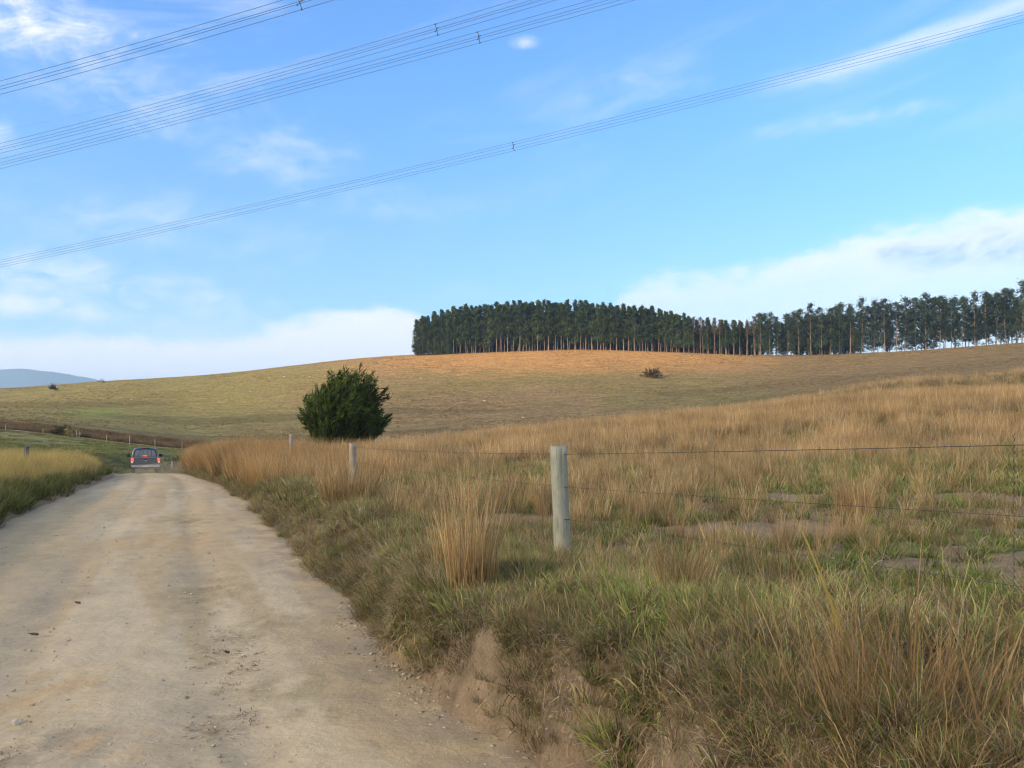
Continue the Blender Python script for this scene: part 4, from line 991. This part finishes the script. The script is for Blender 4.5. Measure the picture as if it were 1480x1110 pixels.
# broad leaved plants beside the truck
def leafy(pos, n, s, hgt, base, label, seed):
    rng = np.random.default_rng(seed); az = rng.uniform(0, 6.283, n); u = rng.uniform(0, 1, n)
    c_ = np.stack([s*np.cos(az)*np.sqrt(u)*1.2, s*.8*np.sin(az)*np.sqrt(u), hgt*rng.uniform(.15, 1, n)*(1-.55*u)], 1)
    V, Fq, C = quads(c_, .9, .30, np.array(base)*rng.uniform(.5, 1.5, (n, 1)), rng, 1.2)
    root = empty('leafy_plant', pos); tag(root, label, 'plant')
    link('foliage', mesh_np('foliage', V, Fq, C, False, [MLEAF]), root)
    b = MB()
    for k_ in range(12):
        a_ = rng.uniform(0, 6.283); b.tube([(0.1*math.cos(a_), .1*math.sin(a_), -.3), (s*.4*math.cos(a_), s*.3*math.sin(a_), hgt*.6), (s*.7*math.cos(a_), s*.5*math.sin(a_), hgt*.8)], .02, 4)
    b.done('stems', MTRUNK, root)
leafy(PR(262, 688, 66), 420, 1.15, 1.75, (.055, .10, .055), 'dark bluish green leafy plant between the truck and the russet grass', 21)
leafy(PR(243, 686, 69), 160, .9, 1.6, (.10, .14, .08), 'pale sparse leafy plant just right of the truck', 22)
# gate post right of the truck
o_ = empty('marker_post', PR(248.5, 688, 62)); tag(o_, 'thin pale stake at the road edge right of the truck', 'post')
b = MB(); b.loft([[(.05*math.cos(a_), .05*math.sin(a_), z_) for a_ in [k_*math.pi/4 for k_ in range(8)]] for z_ in (-.3, .6, 1.15)]); b.done('stake', MPALE, o_)

# pale stones on the hill
def rock(px, d, s, label):
    rng = np.random.default_rng(int(px*7+d)); bm = bmesh.new(); bmesh.ops.create_icosphere(bm, subdivisions=2, radius=s)
    for v in bm.verts: v.co = v.co*rng.uniform(.82, 1.12); v.co.z *= .62
    me = bpy.data.meshes.new('rock'); bm.to_mesh(me); bm.free(); me.materials.append(MROCK)
    o_ = link('rock', me); o_.location = P(px, d, s*.2); tag(o_, label, 'rock', 'pale stones dotted over the hillside'); return o_
def dist_for(px, row):
    for d_ in np.arange(120, 386, .5):
        xw = (px-CX)/F*d_
        if HY-(float(H(xw, d_, False))-EYE)*F/d_ < row: return d_
    return 380
RL = 'pale stone lying on the open grass of the far hillside'
for (px_, row_, s_) in ((411, 545, .55), (448, 545, .55), (470, 544, .5), (570, 532, .4), (640, 540, .5), (663, 543, .45), (608, 547, .45), (672, 523, .45), (592, 535, .3), (700, 580, .55), (756, 604, .4), (860, 572, .35), (362, 566, .4), (190, 578, .4), (1048, 560, .35)):
    rock(px_, dist_for(px_, row_), s_, RL)

# ------------------------------------------------------------------ air
haze = mesh_np('haze', [(a_, b_, c_) for c_ in (-30, 560) for b_ in (-9100, 9100) for a_ in (-19000, 19000)], [(0, 2, 3, 1), (4, 5, 7, 6), (0, 1, 5, 4), (2, 6, 7, 3), (0, 4, 6, 2), (1, 3, 7, 5)])
m_, nt, ns, ls = mat('thin_air'); pv = N(ns, 'ShaderNodeVolumePrincipled'); oo = N(ns, 'ShaderNodeOutputMaterial'); ls.new(pv.outputs[0], oo.inputs['Volume'])
pv.inputs['Color'].default_value = (.44, .66, 1, 1); pv.inputs['Density'].default_value = .00017; pv.inputs['Anisotropy'].default_value = 0.2
haze.materials.append(m_); tag(link('haze', haze), kind='stuff')

# ------------------------------------------------------------------ light
SUN_EL, SUN_AZ = R(20), math.atan2(-.80, -.60)          # azimuth measured from +Y towards +X: sun behind, to the left
sdir = Vector((math.sin(SUN_AZ)*math.cos(SUN_EL), math.cos(SUN_AZ)*math.cos(SUN_EL), math.sin(SUN_EL)))
sl = bpy.data.lights.new('sun', 'SUN'); sl.energy = 5.0; sl.angle = R(3.0); sl.color = (1.0, .76, .48)
so = bpy.data.objects.new('sun', sl); COL.objects.link(so); so.rotation_euler = sdir.to_track_quat('Z', 'Y').to_euler()

# unseen cloud high behind the viewer, shaped to shade road and lower slopes
def shade_cloud():
    alt = 900.0; off = sdir*(alt/sdir.z)
    sh = Vector((sdir.x, sdir.y)).normalized()
    # outline of its shadow brought down to level ground
    out = [(-420, -260), (-60, -420), (320, -420), (620, -100), (700, 200), (560, 380), (360, 430), (190, 395), (120, 340), (60, 318), (0, 305), (-70, 290), (-130, 250), (-200, 200), (-330, 160), (-480, 60)]
    cx = sum(p_[0] for p_ in out)/len(out); cy = sum(p_[1] for p_ in out)/len(out)
    na, nr = 160, 26; V = []; rng = np.random.default_rng(3)
    op = np.array(out+[out[0]], float); seg = np.r_[0, np.cumsum(np.hypot(*np.diff(op, axis=0).T))]; tt = np.linspace(0, seg[-1], na, endpoint=False)
    ox = np.interp(tt, seg, op[:, 0]); oy = np.interp(tt, seg, op[:, 1])
    ox += 22*(fbm(ox*.02, oy*.02, 901)-.5)*2; oy += 22*(fbm(ox*.02+9, oy*.02, 902)-.5)*2
    rows = [(k_/nr, 1) for k_ in range(1, nr+1)]+[(k_/nr, -1) for k_ in range(nr-1, 0, -1)]
    for f, sgn in rows:
        X_ = cx+(ox-cx)*f; Y_ = cy+(oy-cy)*f; t_ = math.sqrt(max(0, 1-f**3))
        Z_ = sgn*t_*(10 if sgn < 0 else 22)*(0.5+fbm(X_*.012, Y_*.012, 903+sgn))
        V.append(np.stack([X_+off.x, Y_+off.y, alt+Z_], 1))
    V = np.concatenate(V); nrw = len(rows)
    i = np.arange(nrw-1)[:, None]*na; j = np.arange(na)[None, :]; j2 = (np.arange(na)+1) % na
    Fq = np.stack([i+j, i+j2[None, :], i+na+j2[None, :], i+na+j], -1).reshape(-1, 4)
    me = mesh_np('cloud', V, Fq, None, True)
    m_, nt, ns, ls = mat('shade_cloud_vapour'); tr = N(ns, 'ShaderNodeBsdfTransparent'); df = N(ns, 'ShaderNodeBsdfDiffuse'); tl = N(ns, 'ShaderNodeBsdfTranslucent')
    df.inputs[0].default_value = (.9, .9, .92, 1); tl.inputs[0].default_value = (.9, .9, .92, 1)
    a1 = N(ns, 'ShaderNodeMixShader'); a2 = N(ns, 'ShaderNodeMixShader'); oo = N(ns, 'ShaderNodeOutputMaterial')
    a1.inputs[0].default_value = .5; a2.inputs[0].default_value = .37
    ls.new(df.outputs[0], a1.inputs[1]); ls.new(tl.outputs[0], a1.inputs[2]); ls.new(tr.outputs[0], a2.inputs[1]); ls.new(a1.outputs[0], a2.inputs[2]); ls.new(a2.outputs[0], oo.inputs[0])
    me.materials.append(m_); tag(link('cloud', me), kind='structure')
shade_cloud()

# ------------------------------------------------------------------ sky with thin clouds
W = bpy.data.worlds.new('World'); SC.world = W; W.use_nodes = True
nt = W.node_tree; ns = nt.nodes; ls = nt.links; ns.clear()
sky = N(ns, 'ShaderNodeTexSky'); sky.sky_type = 'NISHITA'; sky.sun_disc = False; sky.sun_elevation = SUN_EL; sky.sun_rotation = SUN_AZ
sky.air_density = 1.0; sky.dust_density = .6; sky.ozone_density = 1.4; sky.altitude = 600
tc = N(ns, 'ShaderNodeTexCoord'); sx = N(ns, 'ShaderNodeSeparateXYZ'); ls.new(tc.outputs['Generated'], sx.inputs[0])
M = lambda op, a_, b_=None: math_(ns, ls, op, a_, b_)
az = M('MULTIPLY', M('ARCTAN2', sx.outputs[0], sx.outputs[1]), 57.2958)
el = M('MULTIPLY', M('ARCSINE', sx.outputs[2]), 57.2958)
cv = N(ns, 'ShaderNodeCombineXYZ')
def layer(sx_, sy_, scale, detail, rough, seed, rotd=0, dist=0.0):
    ca, sa = math.cos(R(rotd)), math.sin(R(rotd))
    u = M('MULTIPLY', M('ADD', M('MULTIPLY', az, ca), M('MULTIPLY', el, sa)), sx_); v = M('MULTIPLY', M('ADD', M('MULTIPLY', el, ca), M('MULTIPLY', az, -sa)), sy_)
    c_ = N(ns, 'ShaderNodeCombineXYZ'); ls.new(u, c_.inputs[0]); ls.new(v, c_.inputs[1]); c_.inputs[2].default_value = seed
    n_ = N(ns, 'ShaderNodeTexNoise'); n_.inputs['Scale'].default_value = scale; n_.inputs['Detail'].default_value = detail; n_.inputs['Roughness'].default_value = rough; n_.inputs['Distortion'].default_value = dist
    ls.new(c_.outputs[0], n_.inputs['Vector']); return n_.outputs['Fac']
def sm(v, a_, b_):
    n_ = N(ns, 'ShaderNodeMapRange', interpolation_type='SMOOTHSTEP'); ls.new(v, n_.inputs['Value']) if not isinstance(v, float) else None
    n_.inputs['From Min'].default_value = min(a_, b_); n_.inputs['From Max'].default_value = max(a_, b_)
    n_.inputs['To Min'].default_value = 0 if a_ < b_ else 1; n_.inputs['To Max'].default_value = 1 if a_ < b_ else 0; return n_.outputs[0]
def curve(v, pts, lo, hi):
    """piecewise line of v"""
    f = mrange(ns, ls, v, lo, hi, 0, 1); n_ = N(ns, 'ShaderNodeFloatCurve'); ls.new(f, n_.inputs['Value'])
    cu = n_.mapping.curves[0]; mxv = 40.0
    P_ = [((p_-lo)/(hi-lo), q/mxv) for p_, q in pts]
    cu.points[0].location = P_[0]; cu.points[1].location = P_[-1]
    for p_ in P_[1:-1]: cu.points.new(*p_)
    n_.mapping.update(); return M('MULTIPLY', n_.outputs[0], mxv)
def ang(px, row):   # direction of a point of the photograph
    a_ = math.degrees(math.atan((px-CX)/F)); e_ = math.degrees(math.atan((HY-row)/F*math.cos(R(a_)))); return a_, e_
n_puff = layer(.12, .30, 1.0, 4, .60, 1.0, 0, .3); n_wisp = layer(.05, .30, 1.0, 6, .62, 7.0, 14, .8)
n_rag = layer(.28, .55, 1.0, 6, .68, 17.0, 12, .6)
wob = M('MULTIPLY', M('SUBTRACT', n_puff, .5), 5.0); wob2 = M('MULTIPLY', M('SUBTRACT', layer(.6, 1.1, 1.0, 6, .66, 3.0), .5), 3.0); wob = M('ADD', wob, wob2)
# bank low on the left: its top edge
topL = curve(az, [(-60, 9)]+[ang(*q) for q in ((0, 478), (150, 482), (300, 486), (400, 468), (480, 448), (560, 441), (600, 450), (640, 500), (700, 560))]+[(60, 2)], -60, 60)
mL = M('MULTIPLY', sm(M('SUBTRACT', M('ADD', topL, M('MULTIPLY', wob, .5)), el), -.25, 1.0), .9)
# bank low on the right
topR = curve(az, [(-60, 2), ang(760, 520), ang(880, 440), ang(920, 405), ang(1050, 392), ang(1200, 352), ang(1330, 322), ang(1480, 290), (50, 17), (60, 17)], -60, 60)
mR = M('MULTIPLY', sm(M('SUBTRACT', M('ADD', topR, M('MULTIPLY', wob, .65)), el), -.35, 1.3), .74)
lowR = M('MULTIPLY', sm(M('SUBTRACT', curve(az, [(-60, 2), ang(880, 424), ang(1050, 408), ang(1200, 385), ang(1480, 372), (60, 12)], -60, 60), el), -1.2, 1.6), .25)
mR = M('SUBTRACT', mR, lowR)
# thin cirrus, more of it on the left, streaks climbing to the right
cir = M('MULTIPLY', sm(n_wisp, .50, .78), .42)
leftw = sm(az, -2.0, -30.0)
mW = M('MULTIPLY', M('MULTIPLY', cir, .8), M('ADD', M('MULTIPLY', leftw, .8), .3))
stre = layer(.03, .30, 1.0, 3, .6, 12.0, 13, .4)
mS = M('MULTIPLY', M('MULTIPLY', sm(stre, .50, .74), sm(az, 10.0, 28.0)), .16)
# line of cirrus behind the lowest wires, on the right
a1, e1 = ang(1100, 130); a2, e2 = ang(1480, 5); sl_ = (e2-e1)/(a2-a1)
dl = M('SUBTRACT', el, M('ADD', M('MULTIPLY', M('SUBTRACT', az, a1), sl_), e1)); dl = M('ADD', dl, M('MULTIPLY', wob, .25))
mC = M('MULTIPLY', M('MULTIPLY', sm(M('ABSOLUTE', dl), .9, .0), sm(az, a1-2, a1+5)), .38)
def puff(px, row, rw, rh, k_, soft=1.0):
    a_, e_ = ang(px, row); s_ = 57.3/F
    q = M('SQRT', M('ADD', M('POWER', M('ABSOLUTE', M('DIVIDE', M('SUBTRACT', az, a_), rw*s_)), 2.0), M('POWER', M('ABSOLUTE', M('DIVIDE', M('SUBTRACT', el, e_), rh*s_)), 2.0)))
    q = M('ADD', q, M('MULTIPLY', wob, -.45)); return M('MULTIPLY', M('MULTIPLY', sm(q, 1.5, .0), k_), mrange(ns, ls, n_rag, .38, .62, .15, 1.5))
pf = [puff(230, 330, 200, 40, .16), puff(560, 290, 120, 24, .12), puff(60, 445, 140, 14, .4), puff(1250, 170, 120, 10, .2), puff(20, 18, 115, 40, .6), puff(763, 62, 26, 9, .34), puff(190, 130, 130, 45, .22), puff(370, 220, 110, 35, .20), puff(0, 190, 22, 20, .3), puff(100, 400, 190, 26, .30), puff(120, 440, 220, 22, .25), puff(945, 108, 60, 24, .13), puff(860, 150, 60, 30, .12), puff(1380, 330, 110, 22, .35)]
tot = M('MAXIMUM', mL, mR)
for q in [mW, mS, mC]+pf: tot = M('SUBTRACT', M('ADD', tot, q), M('MULTIPLY', tot, q))
gry_ = puff(1425, 356, 95, 22, 1.0)
hz = M('MULTIPLY', sm(el, 9.0, 0.0), .25)
tot = M('SUBTRACT', M('ADD', tot, hz), M('MULTIPLY', tot, hz))
SKYMUL = N(ns, 'ShaderNodeMix', data_type='RGBA', blend_type='MULTIPLY'); SKYMUL.inputs[0].default_value = 1.0; ls.new(sky.outputs[0], SKYMUL.inputs[6]); ls.new(cmix(ns, ls, M('MULTIPLY', sm(el, 3.0, 26.0), sm(el, 70.0, 32.0)), (.74, .90, .92), (.60, 1.04, 1.48)), SKYMUL.inputs[7])
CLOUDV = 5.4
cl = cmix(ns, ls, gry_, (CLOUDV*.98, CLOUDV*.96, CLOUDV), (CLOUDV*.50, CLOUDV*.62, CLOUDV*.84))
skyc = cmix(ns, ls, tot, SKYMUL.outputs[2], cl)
# unseen broken cloud added behind the viewer to brighten and warm the ground
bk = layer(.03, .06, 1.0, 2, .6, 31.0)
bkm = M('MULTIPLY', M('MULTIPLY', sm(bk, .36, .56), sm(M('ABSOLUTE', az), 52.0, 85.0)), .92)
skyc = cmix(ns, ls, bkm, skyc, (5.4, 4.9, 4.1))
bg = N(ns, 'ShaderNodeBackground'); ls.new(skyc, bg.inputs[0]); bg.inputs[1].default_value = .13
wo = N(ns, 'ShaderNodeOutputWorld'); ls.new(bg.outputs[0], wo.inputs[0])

# ------------------------------------------------------------------ camera
cam = bpy.data.cameras.new('camera'); co = bpy.data.objects.new('camera', cam); COL.objects.link(co)
cam.sensor_width = 36; cam.lens = 36*F/1480; cam.shift_y = (HY-555)/1480
cam.clip_start = .05; cam.clip_end = 30000
co.location = (0, 0, EYE); co.rotation_euler = (R(90), 0, 0)
SC.camera = co
SC.view_settings.view_transform = 'Standard'; SC.view_settings.look = 'None'; SC.view_settings.gamma = 1; SC.view_settings.exposure = 0.95
SC.cycles.use_adaptive_sampling = True; SC.cycles.adaptive_threshold = .025; SC.cycles.filter_width = 1.15
SC.cycles.max_bounces = 4; SC.cycles.diffuse_bounces = 2; SC.cycles.transparent_max_bounces = 8; SC.cycles.volume_bounces = 1
